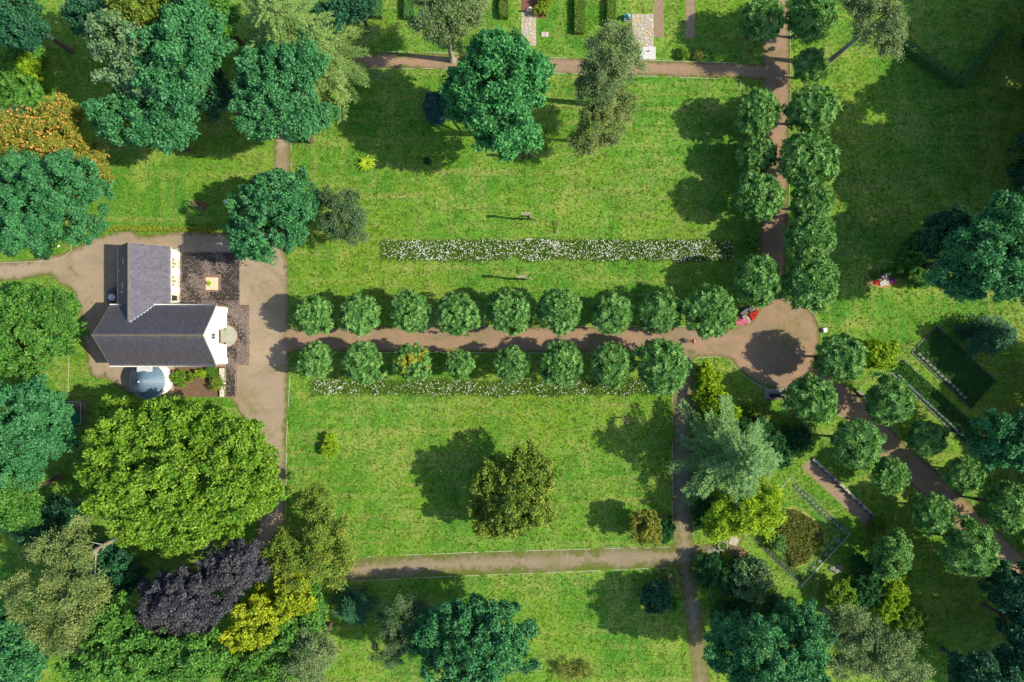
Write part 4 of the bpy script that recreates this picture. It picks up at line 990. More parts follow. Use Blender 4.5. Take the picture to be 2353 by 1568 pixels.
# ------------------------------------------------------------------ brick paving of the chapel court
def court_paving():
    rg = np.random.default_rng(500)
    Rs = [(414, 577.5, 552, 709.5), (521, 709.5, 572.5, 839.5), (519, 839.5, 544, 912), (414, 577.5, 521, 701)]
    boxes = []
    x0, y1 = G(413.8, 577.5)[:2]
    nx, ny = 55, 112
    cell = .204
    P1, P2 = rg.random(2)*9, rg.random(2)*9
    def dark(x, y):
        n = math.sin(x*.9+1.3)+math.sin(y*.8+x*.35+.5)+.8*math.sin(x*2.1-y*1.4)
        return n
    V, F, T = [], [], []
    def put(xa, ya, xb, yb, t, z):
        b = len(V)*1; g = .008
        xa += g; ya += g; xb -= g; yb -= g
        V.extend([(xa, ya, 0), (xb, ya, 0), (xb, yb, 0), (xa, yb, 0), (xa, ya, z), (xb, ya, z), (xb, yb, z), (xa, yb, z)])
        F.extend([(b+4, b+5, b+6, b+7), (b, b+1, b+5, b+4), (b+1, b+2, b+6, b+5), (b+2, b+3, b+7, b+6), (b+3, b, b+4, b+7)]); T.extend([t]*5)
    gu0, gv0, gu1, gv1 = 470.0, 634.5, 505.0, 670.0
    for i in range(nx):
        for j in range(ny):
            xa = x0+i*cell; ya = y1-(j+1)*cell
            u = (xa+cell/2)*S+CU; v = CV-(ya+cell/2)*S
            ins = [r for r in Rs if r[0] <= u <= r[2] and r[1] <= v <= r[3]]
            if not ins: continue
            if gu0 < u < gu1 and gv0 < v < gv1: continue
            if u < 521 and v > 702: continue
            upper = v < 700
            bord = (u-414 < 3.5 and upper) or (v-577.5 < 3.5) or (552-u < 4 and upper and v < 706) or (572.5-u < 3.6 and v > 700) or (v > 836.3 and u > 544) or (544-u < 3.3 and v > 839) or (abs(u-487.5) < 20.5 and abs(v-652.2) < 20.8)
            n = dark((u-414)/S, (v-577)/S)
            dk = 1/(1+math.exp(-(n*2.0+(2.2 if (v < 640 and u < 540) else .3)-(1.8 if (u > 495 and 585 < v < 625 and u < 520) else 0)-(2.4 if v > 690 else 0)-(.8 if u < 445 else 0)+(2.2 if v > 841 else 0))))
            hor = rg.random() < .5
            for k in range(2):
                if bord: t = rg.uniform(.72, 1.0) if rg.random() > .12 else rg.uniform(.0, .3)
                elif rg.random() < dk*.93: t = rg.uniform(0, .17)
                else: t = rg.uniform(.42, .78)
                z = .03+rg.random()*.008
                if hor: put(xa, ya+k*cell/2, xa+cell, ya+(k+1)*cell/2, t, z)
                else: put(xa+k*cell/2, ya, xa+(k+1)*cell/2, ya+cell, t, z)
    court = pymesh('paved_court', [(G(413, 576)[0], G(413, 913)[1], .010), (G(574, 576)[0], G(413, 841)[1], .010)], [])
    # bedding sheet
    def q(u0, v0, u1, v1): return [(*G(u0, v1)[:2], .012), (*G(u1, v1)[:2], .012), (*G(u1, v0)[:2], .012), (*G(u0, v0)[:2], .012)]
    mb2 = MB()
    for r in ((414, 577.5, 552, 701), (521, 701.01, 572.5, 839.5), (519, 839.51, 544, 912)): mb2.add(q(*r), [(0, 1, 2, 3)])
    co = mb2.obj('paved_court', M['soil']); tag(co, kind='structure')
    pb = link('paving_bricks', fastmesh('paving_bricks', np.array(V), np.array(F), M['paver'], T), co); tag(pb, kind='stuff')
    # pebble square
    sq = MB(); c = G(487.5, 652.2); sq.box(-.95, -.95, 0, .95, .95, .035)
    so = sq.obj('pebble_square', M['concrete_light'], None, loc=(c[0], c[1], .012)); tag(so, 'square of pale pebbles framed in red brick in the chapel paving', 'pebble bed')
    n = 1100; p = np.column_stack([rg.uniform(-.92, .92, n), rg.uniform(-.92, .92, n), np.full(n, .035)]); r = rg.uniform(.025, .055, n)
    oc = np.array([(1, 0, 0), (0, 1, 0), (-1, 0, 0), (0, -1, 0), (0, 0, .8)])
    V2 = (p[:, None]+oc[None]*r[:, None, None]).reshape(-1, 3); f = np.array([(0, 1, 4), (1, 2, 4), (2, 3, 4), (3, 0, 4)])
    F2 = (np.arange(n)[:, None, None]*5+f[None]).reshape(-1, 3)
    tag(link('pebbles', fastmesh('pebbles', V2, F2, M['pebble'], np.repeat(rg.random(n), 4)), so), kind='stuff')
    sh = MB().box(-.10, -.05, 0, .10, .05, .05, .008).mesh('border_brick', bpy.data.materials['red_brick'])
    for k in range(20):
        t_ = -1.0+.1*k+.05
        for (x, y, a) in ((t_*.98, 1.03, 1.5708), (t_*.98, -1.03, 1.5708), (1.03, t_*.98, 0), (-1.03, t_*.98, 0)): link('border_brick', sh, so, (x, y, 0), a)
court_paving()
def sheet(name, P, m, z=.010, kind='structure'):
    V = [(*G(u, v)[:2], z) for u, v in P]
    a = sum(V[i][0]*V[(i+1) % len(V)][1]-V[(i+1) % len(V)][0]*V[i][1] for i in range(len(V)))
    f = tuple(range(len(V))) if a > 0 else tuple(range(len(V)-1, -1, -1))
    return tag(link(name, pymesh(name, V, [f], m)), kind=kind)
sheet('apron', [(404, 571), (413.4, 571), (412.2, 700), (403.5, 700)], M['concrete_light'], .016)
sheet('planting_bed', [(400, 842), (518, 842), (518, 912), (400, 912)], M['soil'], .014)
# stone seats and pots beside the paving
for (u0, v0, u1, v1, lab) in ((506.5, 846, 517.5, 866.5, 'cream stone block seat nearest the chapel corner'), (507.5, 895, 517, 912, 'cream stone block seat further from the chapel, by the big tree')):
    a, b = G(u0, v1), G(u1, v0); t_ = tag(empty('stone_bench', ((a[0]+b[0])/2, (a[1]+b[1])/2, 0)), lab, 'bench', 'stone seats by the planting bed')
    w, h = (b[0]-a[0])/2, (b[1]-a[1])/2
    MB().box(-w+.08, -h+.08, 0, w-.08, h-.08, .38).obj('base', M['concrete'], t_)
    MB().box(-w, -h, .38, w, -.004, .5, .02).obj('slab', M['concrete_light'], t_); MB().box(-w, .004, .38, w, h, .5, .02).obj('slab', M['concrete_light'], t_)
for (u, v, lab) in ((514.5, 871.5, 'round stone pot next to the nearer stone seat'), (514, 891, 'round stone pot next to the further stone seat')):
    c = G(u, v); mbb = MB(); mbb.lathe([(.2, 0), (.3, .12), (.33, .4), (.29, .42), (.27, .36), (.02, .36)], 16); tag(mbb.obj('stone_pot', M['stone_pale'], None, True, (c[0], c[1], 0)), lab, 'pot', 'pots by the planting bed')
c = G(514.5, 881); mbb = MB(); mbb.box(-.22, -.12, 0, .22, .12, .3, .03); mbb.box(-.05, -.05, .3, .05, .05, .5, .02); tag(mbb.obj('lantern', M['stone_white'], None, loc=(c[0], c[1], 0)), 'small white stone lantern between the two round pots', 'lantern')
# boulders and barrel behind the chapel
def boulder(name, label, u, v, r, seed, m, sy=1.0, h=.8, cat='boulder', group=None):
    rg = np.random.default_rng(seed); n, k = 9, 5; V, F = [], []; c = G(u, v)
    for i in range(k):
        ph = (i/(k-1))*math.pi/2
        for j in range(n):
            a = 2*math.pi*j/n; q = r*math.cos(ph*.96)*(1+rg.normal(0, .13)); V.append((q*math.cos(a), q*math.sin(a)*sy, r*h*math.sin(ph)*(1+rg.normal(0, .08))))
    for i in range(k-1):
        for j in range(n): F.append((i*n+j, i*n+(j+1) % n, (i+1)*n+(j+1) % n, (i+1)*n+j))
    F.append(tuple((k-1)*n+j for j in range(n)))
    return tag(link(name, pymesh(name, V, F, m), None, (c[0], c[1], 0)), label, cat, group)
boulder('boulder', 'dark rounded boulder behind the chapel, upper of the pair', 257, 673, .75, 1, M['stone_dark'])
boulder('boulder', 'dark angular boulder behind the chapel, lower of the pair', 256, 693, .65, 2, M['stone_dark'], .8)
boulder('boulder', 'small stone against the chapel wing wall above the boulders', 266, 655, .4, 3, M['stone_grey'])
c = G(265.5, 684.5); t_ = tag(empty('water_barrel', (c[0], c[1], 0)), 'pale grey water barrel under the chapel wing eaves', 'barrel')
MB().lathe([(.42, 0), (.5, .3), (.52, .6), (.46, 1.0)], 18).obj('body', M['lead'], t_, True); MB().lathe([(.5, 1.0), (.5, 1.05), (.05, 1.08)], 18).obj('lid', M['lead_pale'], t_, True)

# ------------------------------------------------------------------ kerbs: every stone its own piece
kerb_me = MB().box(-.485, -.04, -.02, .485, .04, .055, .01).mesh('kerb_stone', M['kerb'])
kerb_rg = random.Random(5)
def kerb(label, P, skip=.12):
    Q = [np.array(G(*p)[:2]) for p in P]; o = empty('path_edging', (Q[0][0], Q[0][1], 0)); tag(o, label, 'kerb', 'edging stones of the paths')
    for a, b in zip(Q[:-1], Q[1:]):
        ln = np.linalg.norm(b-a); n = max(1, int(round(ln/1.0))); ang = math.atan2(b[1]-a[1], b[0]-a[0])
        for i in range(n):
            if kerb_rg.random() < skip: continue
            p = a+(b-a)*(i+.5)/n-Q[0]; k = link('kerb_stone', kerb_me, o, (p[0]+kerb_rg.gauss(0, .012), p[1]+kerb_rg.gauss(0, .012), kerb_rg.uniform(-.025, .01)), ang+kerb_rg.gauss(0, .012)); k.scale = (ln/n, 1, 1)
kerb('low edging stones along the upper side of the chapel avenue', [(690, 748.5), (1150, 750), (1590, 751)], .35)
kerb('low edging stones along the lower side of the chapel avenue', [(690, 809.5), (1150, 811), (1560, 812.5)], .2)
kerb('edging stones on the forecourt side of the lower lawn', [(690, 846), (667, 846.5), (664, 905), (658, 1010), (656, 1195)], .15)
kerb('edging stones between the lower lawn and the garden path', [(1546, 895), (1546, 1245)], .2)
kerb('edging stones on the thicket side of the garden path', [(1595, 830), (1593, 1240)], .3)
kerb('edging stones on the upper side of the mossy cross path', [(845, 1279), (1130, 1268), (1540, 1257)], .25)
kerb('edging stones on the lower side of the mossy cross path', [(800, 1336), (1100, 1322), (1535, 1305)], .3)
kerb('edging stones between the cemetery path and the upper lawn', [(690, 157), (1000, 158), (1270, 168), (1480, 175), (1701, 183), (1703, 200)], .12)
kerb('edging stones on the grave side of the cemetery path', [(795, 117), (1000, 121), (1195, 131), (1490, 139), (1742, 147)], .2)
kerb('edging stones on the right of the vertical path', [(1816, 60), (1814, 420), (1808, 640)], .2)
kerb('curved edging stones at the right of the round place', [(1852, 706), (1872, 724), (1883, 748), (1887, 775)], .0)
kerb('curved edging stones at the lower left of the round place', [(1598, 823), (1640, 820), (1674, 825), (1694, 848), (1722, 874), (1752, 890), (1762, 893)], .1)
kerb('pale edging line beside the grass behind the chapel', [(147, 680), (156, 690), (160, 705), (160, 760), (157, 870), (156, 918)], .0)
kerb('edging stones between the drive and the grass at the left edge', [(-40, 606), (115, 600), (146, 591), (163, 577), (163, 541)], .05)
kerb('edging stones along the lower side of the slanting walk', [(1872, 910), (1950, 970), (2040, 1068), (2130, 1150)], .25)
kerb('edging stones along the upper side of the slanting walk', [(1985, 918), (2085, 1022), (2170, 1095), (2250, 1172)], .25)
kerb('edging stones right of the narrow gravel path', [(669, 318), (669, 408)], .3)
kerb('edging stones beside the lower path', [(1620, 1310), (1640, 1390), (1655, 1480)], .3)

# ------------------------------------------------------------------ flagstones
def voronoi(rg, w, h, n):
    pts = []
    while len(pts) < n:
        p = rg.random(2)*np.array([w, h])
        if all(np.hypot(*(p-q)) > .62*math.sqrt(w*h/n) for q in pts) or rg.random() < .02: pts.append(p)
    cells = []
    for i, p in enumerate(pts):
        poly = [np.array(q, float) for q in ((0, 0), (w, 0), (w, h), (0, h))]
        for j, q in enumerate(pts):
            if i == j: continue
            m = (p+q)/2; d = q-p; new = []
            for k in range(len(poly)):
                a, b = poly[k], poly[(k+1) % len(poly)]; da, db = (a-m)@d, (b-m)@d
                if da <= 0: new.append(a)
                if da*db < 0: new.append(a+(b-a)*da/(da-db))
            poly = new
            if len(poly) < 3: break
        if len(poly) >= 3: cells.append((p, poly))
    return cells
def flags(name, u0, v0, u1, v1, n, seed):
    rg = np.random.default_rng(seed); a = G(u0, v1); b = G(u1, v0); w, h = b[0]-a[0], b[1]-a[1]
    base = MB().box(0, 0, 0, w, h, .02).obj(name, M['mortar'], None, loc=(a[0], a[1], .004)); tag(base, kind='structure')
    for p, poly in voronoi(rg, w, h, n):
        c = np.mean(poly, axis=0); q = []
        for x in poly:
            d = x-c; l = np.linalg.norm(d); q.append(d*max(.5, (l-.028)/l))
        z = .045+rg.random()*.02
        mbb = MB(); mbb.prism([tuple(x) for x in q], .005, z, .03)
        mbb.obj('flagstone', M[rg.choice(['flag', 'flag', 'flag_warm', 'flag_pink'])], base, loc=(c[0], c[1], .0))
flags('flagstone_path', 1197.5, 28, 1232, 106, 34, 11)
flags('flagstone_terrace', 1452, 33, 1502, 112, 52, 12)
sheet('mulch_bed', [(1198, -20), (1262, -20), (1255, 42), (1233, 42), (1233, 27), (1198, 27)], M['mulch'], .012)
sheet('soil_strip', [(1503, -30), (1526, -30), (1525, 86), (1502, 86)], M['soil_gravel'], .010)
sheet('soil_strip', [(1576, -30), (1597, -30), (1596, 88), (1575, 88)], M['soil_gravel'], .010)
# top graves
c = G(1216, 28); t_ = tag(empty('headstone', (c[0], c[1], 0)), 'tall pointed pale headstone at the top of the flagstone path', 'headstone')
P = [(-.45*math.cos(a) if a < 1.5708 else .45*abs(math.cos(a)), 0, .75+.75*math.sin(a)) for a in np.linspace(0, math.pi, 12)]
MB().extrude([(.45, -.1, 0), (-.45, -.1, 0)]+[(p[0], -.1, p[2]) for p in P], (0, .2, 0)).obj('slab', M['stone_pale'], t_); MB().box(-.55, -.2, 0, .55, .2, .12, .02).obj('plinth', M['stone_grey'], t_)
c = G(1226, 26); tag(MB().box(-.5, -.16, 0, .5, .16, .2, .02).obj('plinth_block', M['stone_grey'], None, loc=(c[0]+.55, c[1], .004)), 'flat stone block right of the pointed headstone', 'stone block')
c = G(1252, 80); t_ = tag(empty('grave_slab', (c[0], c[1], 0)), 'pinkish two part grave slab in the grass right of the flagstone path', 'grave slab')
for s_ in (-1, 1): MB().box(-.27, -.38, 0, .27, .38, .16, .04).obj('slab_half', M['flag_pink'], t_, loc=(s_*.285, 0, 0))
c = G(1487, 123); t_ = tag(empty('ribbed_slab', (c[0], c[1], 0)), 'pale ribbed slab with a red grave light beside the cemetery path', 'slab')
MB().box(-1.3, -.95, 0, 1.25, .95, .10, .02).obj('base', M['stone_pale'], t_)
rib = MB().box(-.035, -.9, .10, .035, .9, .13).mesh('rib', M['stone_white'])
for k in range(17): link('rib', rib, t_, (-1.2+k*.15, 0, 0))
c = G(1490, 119); mbb = MB(); mbb.lathe([(.08, 0), (.10, .05), (.09, .26), (.05, .32), (.01, .34)], 12); tag(mbb.obj('grave_light', M['red_plastic'], None, True, (c[0], c[1], .13)), 'small red grave light standing on the ribbed slab', 'grave light')
# turquoise sculpture: seated bent figure of bronze
c = G(1440, 42); t_ = tag(empty('bronze_sculpture', (c[0], c[1], 0)), 'turquoise weathered bronze of a crouching figure on a stone plinth', 'sculpture')
MB().box(-.5, -.55, 0, .55, .45, .25, .03).obj('plinth', M['stone_grey'], t_)
def skinbody(name, V, E, R, m, parent, root=0, sub=2):
    me = bpy.data.meshes.new(name); me.from_pydata(V, E, []); me.materials.append(m); me.update()
    o = link(name, me, parent); o.modifiers.new('skin', 'SKIN'); sm = o.modifiers.new('sub', 'SUBSURF'); sm.levels = sub; sm.render_levels = sub
    if not me.skin_vertices: me.attributes
    sv = me.skin_vertices[0].data
    for i, r in enumerate(R):
        sv[i].radius = (r, r) if not isinstance(r, tuple) else r
        sv[i].use_root = (i == root)
    for p in me.polygons: p.use_smooth = True
    return o
def apply_skin(o):
    bpy.context.view_layer.update()
    dg = bpy.context.evaluated_depsgraph_get(); me = bpy.data.meshes.new_from_object(o.evaluated_get(dg)); o.modifiers.clear()
    for p in me.polygons: p.use_smooth = True
    o.data = me; return me
def ensure_skin(V, E, R, m, name, parent, sub=2):
    me = bpy.data.meshes.new(name); me.from_pydata(V, E, []); me.materials.append(m)
    o = link(name, me, parent)
    bpy.context.view_layer.objects.active = o
    o.modifiers.new('skin', 'SKIN')
    if not len(me.skin_vertices):
        with bpy.context.temp_override(object=o, active_object=o): bpy.ops.mesh.customdata_skin_add()
    for i, r in enumerate(R):
        me.skin_vertices[0].data[i].radius = r if isinstance(r, tuple) else (r, r); me.skin_vertices[0].data[i].use_root = (i == 0)
    sm = o.modifiers.new('sub', 'SUBSURF'); sm.levels = sub; sm.render_levels = sub
    apply_skin(o); return o
ensure_skin([(0, 0, .55), (0, .05, .95), (.05, -.12, 1.25), (.1, -.35, 1.4), (.12, -.5, 1.3), (.25, .1, .5), (.45, -.35, .6), (.42, -.4, .27), (-.25, .1, .5), (-.4, -.3, .62), (-.38, -.38, .27), (.38, -.2, 1.1), (.42, -.42, .75), (-.3, -.2, 1.1), (-.38, -.38, .75)],
            [(0, 1), (1, 2), (2, 3), (3, 4), (0, 5), (5, 6), (6, 7), (0, 8), (8, 9), (9, 10), (2, 11), (11, 12), (2, 13), (13, 14)],
            [.26, .28, .22, .13, .16, .15, .11, .09, .15, .11, .09, .10, .07, .10, .07], M['turquoise'], 'figure', t_, 1)

# ------------------------------------------------------------------ timber frames, dead wood, new planting on the lawns
def timber_frame(label, u, v, h=4.9):
    c = G(u, v); t_ = tag(empty('timber_frame', (c[0], c[1], 0)), label, 'timber frame', 'tall timber frames on the upper lawn')
    for sx in (-.45, .45): MB().box(-.08, -.08, 0, .08, .08, h-.22).obj('post', M['timber_dark'], t_, loc=(sx, 0, 0))
    for sx in (-1, 1):
        MB().tube([(sx*1.75, 0, .02), (sx*.50, 0, h*.62)], [.075, .06], 5).obj('brace', M['timber_dark'] if sx < 0 else M['timber'], t_)
    MB().box(-.40, -.05, h*.12, .40, .05, h*.12+.12).obj('cross_rail', M['timber_dark'], t_); MB().box(-.37, -.05, h*.55, .37, .05, h*.55+.12).obj('cross_rail', M['timber_dark'], t_)
    for k in range(3): MB().box(-.68, -.20+k*.14, h-.22, .68, -.20+k*.14+.125, h, .01).obj('top_plank', M['timber'], t_)
timber_frame('tall narrow timber frame under the edge of the tall chestnut', 1208, 364)
timber_frame('tall narrow timber frame above the long flower strip, in full sun', 1207, 505)
timber_frame('tall narrow timber frame between the flower strip and the avenue', 1197, 643)
rg = np.random.default_rng(600)
def dead_branches(mbb, start, d, ln, r, depth, rg):
    P = [np.array(start, float)]; R = [r]; d = np.array(d, float)
    for k in range(4):
        d = unit(d+rg.normal(0, .22, 3)); P.append(P[-1]+d*ln/4); R.append(r*(1-.2*(k+1)))
    mbb.tube(P, R, 5)
    if depth:
        for _ in range(rg.integers(2, 4)):
            k = rg.integers(1, 5); dead_branches(mbb, P[k], unit(d+rg.normal(0, .7, 3)), ln*rg.uniform(.45, .75), R[k]*.7, depth-1, rg)
c = G(1274, 537); t_ = tag(empty('dead_sapling', (c[0], c[1], 0)), 'dead charred sapling leaning over the grass, with a dry brown top', 'dead tree')
mbb = MB(); mbb.tube([(0, 0, 0), (.12, .55, .22), (.28, 1.15, .40)], [.06, .05, .035], 6); mbb.obj('trunk', M['timber_dark'], t_)
mbb = MB()
for k in range(26): dead_branches(mbb, (.28, 1.15, .4), unit(np.array([.15, .9, .15])+rg.normal(0, .55, 3)*np.array([1, 1, .5])), rg.uniform(.4, .85), .014, 1, rg)
mbb.obj('twigs', plain('brown_twigs', (.20, .11, .065), (.13, .07, .04), 9.0), t_)
c = G(1197-8, 620); t_ = tag(MB().tube([(-.02, .6, .03), (.0, .1, .06), (.05, -.45, .04), (.25, -.75, .05)], [.05, .06, .06, .04], 6).obj('fallen_log', M['timber_dark'], None, True, (c[0], c[1], 0)), 'short dark branch lying on the grass beside the lower timber frame', 'branch')
c = G(1434, 962); t_ = tag(empty('driftwood_sculpture', (c[0], c[1], 0)), 'branching dead wood sculpture standing in the lower lawn', 'sculpture')
mbb = MB(); g2 = np.random.default_rng(12)
mbb.tube([(-.5, .15, 0), (-.45, .1, .6), (-.3, -.1, 1.2), (.1, -.45, 1.7)], [.10, .09, .08, .06], 7)
mbb.obj('main_stem', M['bark_dead'], t_, True)
for P, R in (([(-.38, .05, .9), (-.05, .25, 1.2), (.2, .5, 1.7), (.75, .45, 2.2)], [.07, .06, .05, .03]), ([(.18, .45, 1.6), (.3, .3, 1.9), (.65, .25, 2.0)], [.045, .035, .02]), ([(-.3, -.1, 1.2), (.15, -.12, 1.5), (.55, -.02, 1.9), (.95, -.08, 2.3)], [.06, .05, .04, .02]),
             ([(.1, -.45, 1.7), (.35, -.6, 1.7), (.5, -.45, 1.5)], [.06, .05, .03]), ([(.15, -.12, 1.5), (.25, -.4, 1.6), (.4, -.55, 1.75)], [.04, .035, .02])):
    MB().tube(P, R, 6).obj('branch', M['bark_dead'], t_, True)
# staked sapling on its soil patch
sheet('soil_patch', [(452, 465), (470, 462), (476, 478), (470, 486), (455, 482)], M['mulch'], .010)
c = G(455, 471); t_ = tag(empty('staked_sapling', (c[0], c[1], 0)), 'bare new sapling between wooden stakes on a brown soil patch', 'sapling')
mbb = MB(); g2 = np.random.default_rng(31)
mbb.tube([(.1, -.1, 0), (.1, -.1, 2.4)], [.035, .02], 6)
for k in range(9): dead_branches(mbb, (.1, -.1, 1.5+.1*k), unit(g2.normal(0, 1, 3)+np.array([0, 0, .7])), .8, .012, 1, g2)
mbb.obj('trunk', M['bark_dead'], t_)
for (x, y) in ((-.3, .45), (-.55, -.3), (.75, -.55)): MB().tube([(x, y, 0), (x*.95, y*.95, 1.9)], [.045, .045], 6).obj('stake', M['timber'], t_)
for a, b in (((-.28, .43, 1.75), (-.52, -.28, 1.7)), ((-.52, -.28, 1.75), (.71, -.52, 1.75)), ((.71, -.52, 1.8), (-.28, .43, 1.8))): MB().tube([a, b], [.035, .035], 5).obj('rail', M['timber'], t_)
c = G(463, 479); mbb = MB(); mbb.lathe([(.12, 0), (.16, .3), (.17, .32), (.14, .3), (.02, .06)], 14); tag(mbb.obj('bucket', M['blue_plastic'], None, True, (c[0], c[1], .01)), 'small teal bucket beside the staked sapling', 'bucket')
c = G(521, 465); t_ = tag(empty('planter_box', (c[0], c[1], 0), math.radians(38)), 'small grey box with a white top on the grass left of the round teal tree', 'box')
MB().box(-.30, -.30, 0, .30, .30, .55, .02).obj('body', M['stone_grey'], t_); MB().box(-.22, -.22, .55, .22, .22, .60, .01).obj('lid', M['plastic_white'], t_)
c = G(135.5, 566.5); mbb = MB(); mbb.box(-.14, -.09, 0, .14, .09, .22, .02); mbb.tube([(.1, 0, .2), (.25, .05, .15)], [.03, .05], 6); tag(mbb.obj('watering_can', M['plastic_white'], None, loc=(c[0], c[1], 0), rz=.5), 'white watering can on the grass right of the oval clipped bush', 'watering can')
c = G(768, 1022); t_ = tag(empty('watering_bag', (c[0], c[1], 0)), 'turquoise tub beside the staked bright shrub on the lower lawn', 'tub'); MB().lathe([(.2, 0), (.26, .25), (.24, .27), (.21, .1), (.02, .1)], 16).obj('body', M['blue_plastic'], t_, True); MB().lathe([(.1, .1), (.12, .2), (.02, .24)], 10).obj('white_jug', M['plastic_white'], t_, True)
c = G(1893, 759); t_ = tag(empty('stone_box', (c[0], c[1], 0), .15), 'whitish stone block on the grass right of the round place', 'stone block'); MB().box(-.36, -.36, 0, .36, .36, .42, .04).obj('body', M['flag_pink'], t_); MB().box(-.26, -.28, .42, .26, .28, .5, .03).obj('top', M['stone_white'], t_)
# fenced compound with green shed
t_ = tag(empty('wire_fence', (*G(152, 922)[:2], 0)), 'green wire fence around the yard left of the big bright tree', 'fence'); o0 = np.array(G(152, 922))
FP = [(143, 921.5), (199, 921.5), (199, 972), (150, 972)]
for a, b in zip(FP[:-1], FP[1:]):
    a = np.array(G(*a)); b = np.array(G(*b)); n = max(2, int(np.linalg.norm(b-a)/1.2))
    for i in range(n+1):
        p = a+(b-a)*i/n-o0; MB().tube([(0, 0, 0), (0, 0, 1.45)], [.03, .03], 6).obj('post', M['green_metal'], t_, loc=tuple(p))
    for z in (.1, .75, 1.42): MB().tube([tuple(a-o0+np.array([0, 0, z])), tuple(b-o0+np.array([0, 0, z]))], [.016 if z < 1.4 else .03]*2, 4).obj('rail', M['gutter'] if z > 1.4 else M['green_metal'], t_)
    mbb = MB(); m_ = int(np.linalg.norm(b-a)/.25)
    for i in range(m_): p = a+(b-a)*(i+.5)/m_-o0; mbb.tube([tuple(p), tuple(p+np.array([0, 0, 1.4]))], [.008, .008], 3)
    mbb.obj('wire_mesh', M['green_metal'], t_)
sheet('yard', [(143, 922), (199, 922), (199, 972), (143, 972)], M['soil_gravel'], .008)
t_ = tag(empty('garden_shed', (*G(166, 960, 0)[:2], 0)), 'dark green metal shed inside the fenced yard', 'shed')
MB().box(-1.55, -1.05, 0, 1.55, 1.05, 1.75).obj('wall', M['green_metal'], t_)
rf = MB().add([(-1.65, -1.15, 1.78), (0, -1.15, 2.1), (0, 1.15, 2.1), (-1.65, 1.15, 1.78), (1.65, -1.15, 1.78), (1.65, 1.15, 1.78)], [(0, 1, 2, 3), (1, 4, 5, 2)]).obj('roof', M['green_metal'], t_)
MB().tube([(0, -1.17, 2.11), (0, 1.17, 2.11)], [.04, .04], 5).obj('ridge_strip', M['lead_pale'], rf)

# ------------------------------------------------------------------ flowers
def flower_patch(name, label, P, petal, n, h, leaf='meadow', nleaf=0, seed=1, L=.12, cat='flowerbed', parent=None):
    """flowers as small rhombic petals over a leafy base inside plan polygon P"""
    rg = np.random.default_rng(seed); A = np.array(P, float); lo, hi = A.min(0), A.max(0)
    def pts(k):
        out = np.zeros((0, 2))
        while len(out) < k:
            q = lo+rg.random((k*2, 2))*(hi-lo); q = q[poly_sdf(P, q[:, 0], q[:, 1]) > 0]; out = np.concatenate([out, q])
        return out[:k]
    c = G(*A.mean(0)); o = empty(name, (c[0], c[1], 0)) if parent is None else parent
    if parent is None: tag(o, label, cat)
    ox, oy = c[0], c[1]
    def xyz(q, z): return np.column_stack([(q[:, 0]-CU)/S-ox, (CV-q[:, 1])/S-oy, z])
    if nleaf:
        p = xyz(pts(nleaf), rg.random(nleaf)*h*.6); D = unit(rg.normal(size=p.shape)+np.array([0, 0, .8]))
        V, F = leaf_quads(p, D, unit(rg.normal(size=p.shape)+np.array([0, 0, .8])), h*.7*rg.uniform(.6, 1.2, nleaf), .09)
        V[:, 2] = np.maximum(V[:, 2], .01)
        link('foliage', fastmesh('foliage', V, F, LM[leaf] if leaf in LM else M[leaf], rg.beta(2, 2, nleaf)), o)
    p = xyz(pts(n), h*rg.uniform(.7, 1.15, n)); p = np.repeat(p, 3, 0)
    D = unit(rg.normal(size=p.shape)*np.array([1, 1, .3]))
    V, F = leaf_quads(p, D, unit(rg.normal(size=p.shape)*.35+np.array([0, 0, 1])), L*rg.uniform(.7, 1.3, len(p)), L*.7)
    link('blossoms', fastmesh('blossoms', V, F, M[petal], np.repeat(rg.random(n), 3)), o)
    return o
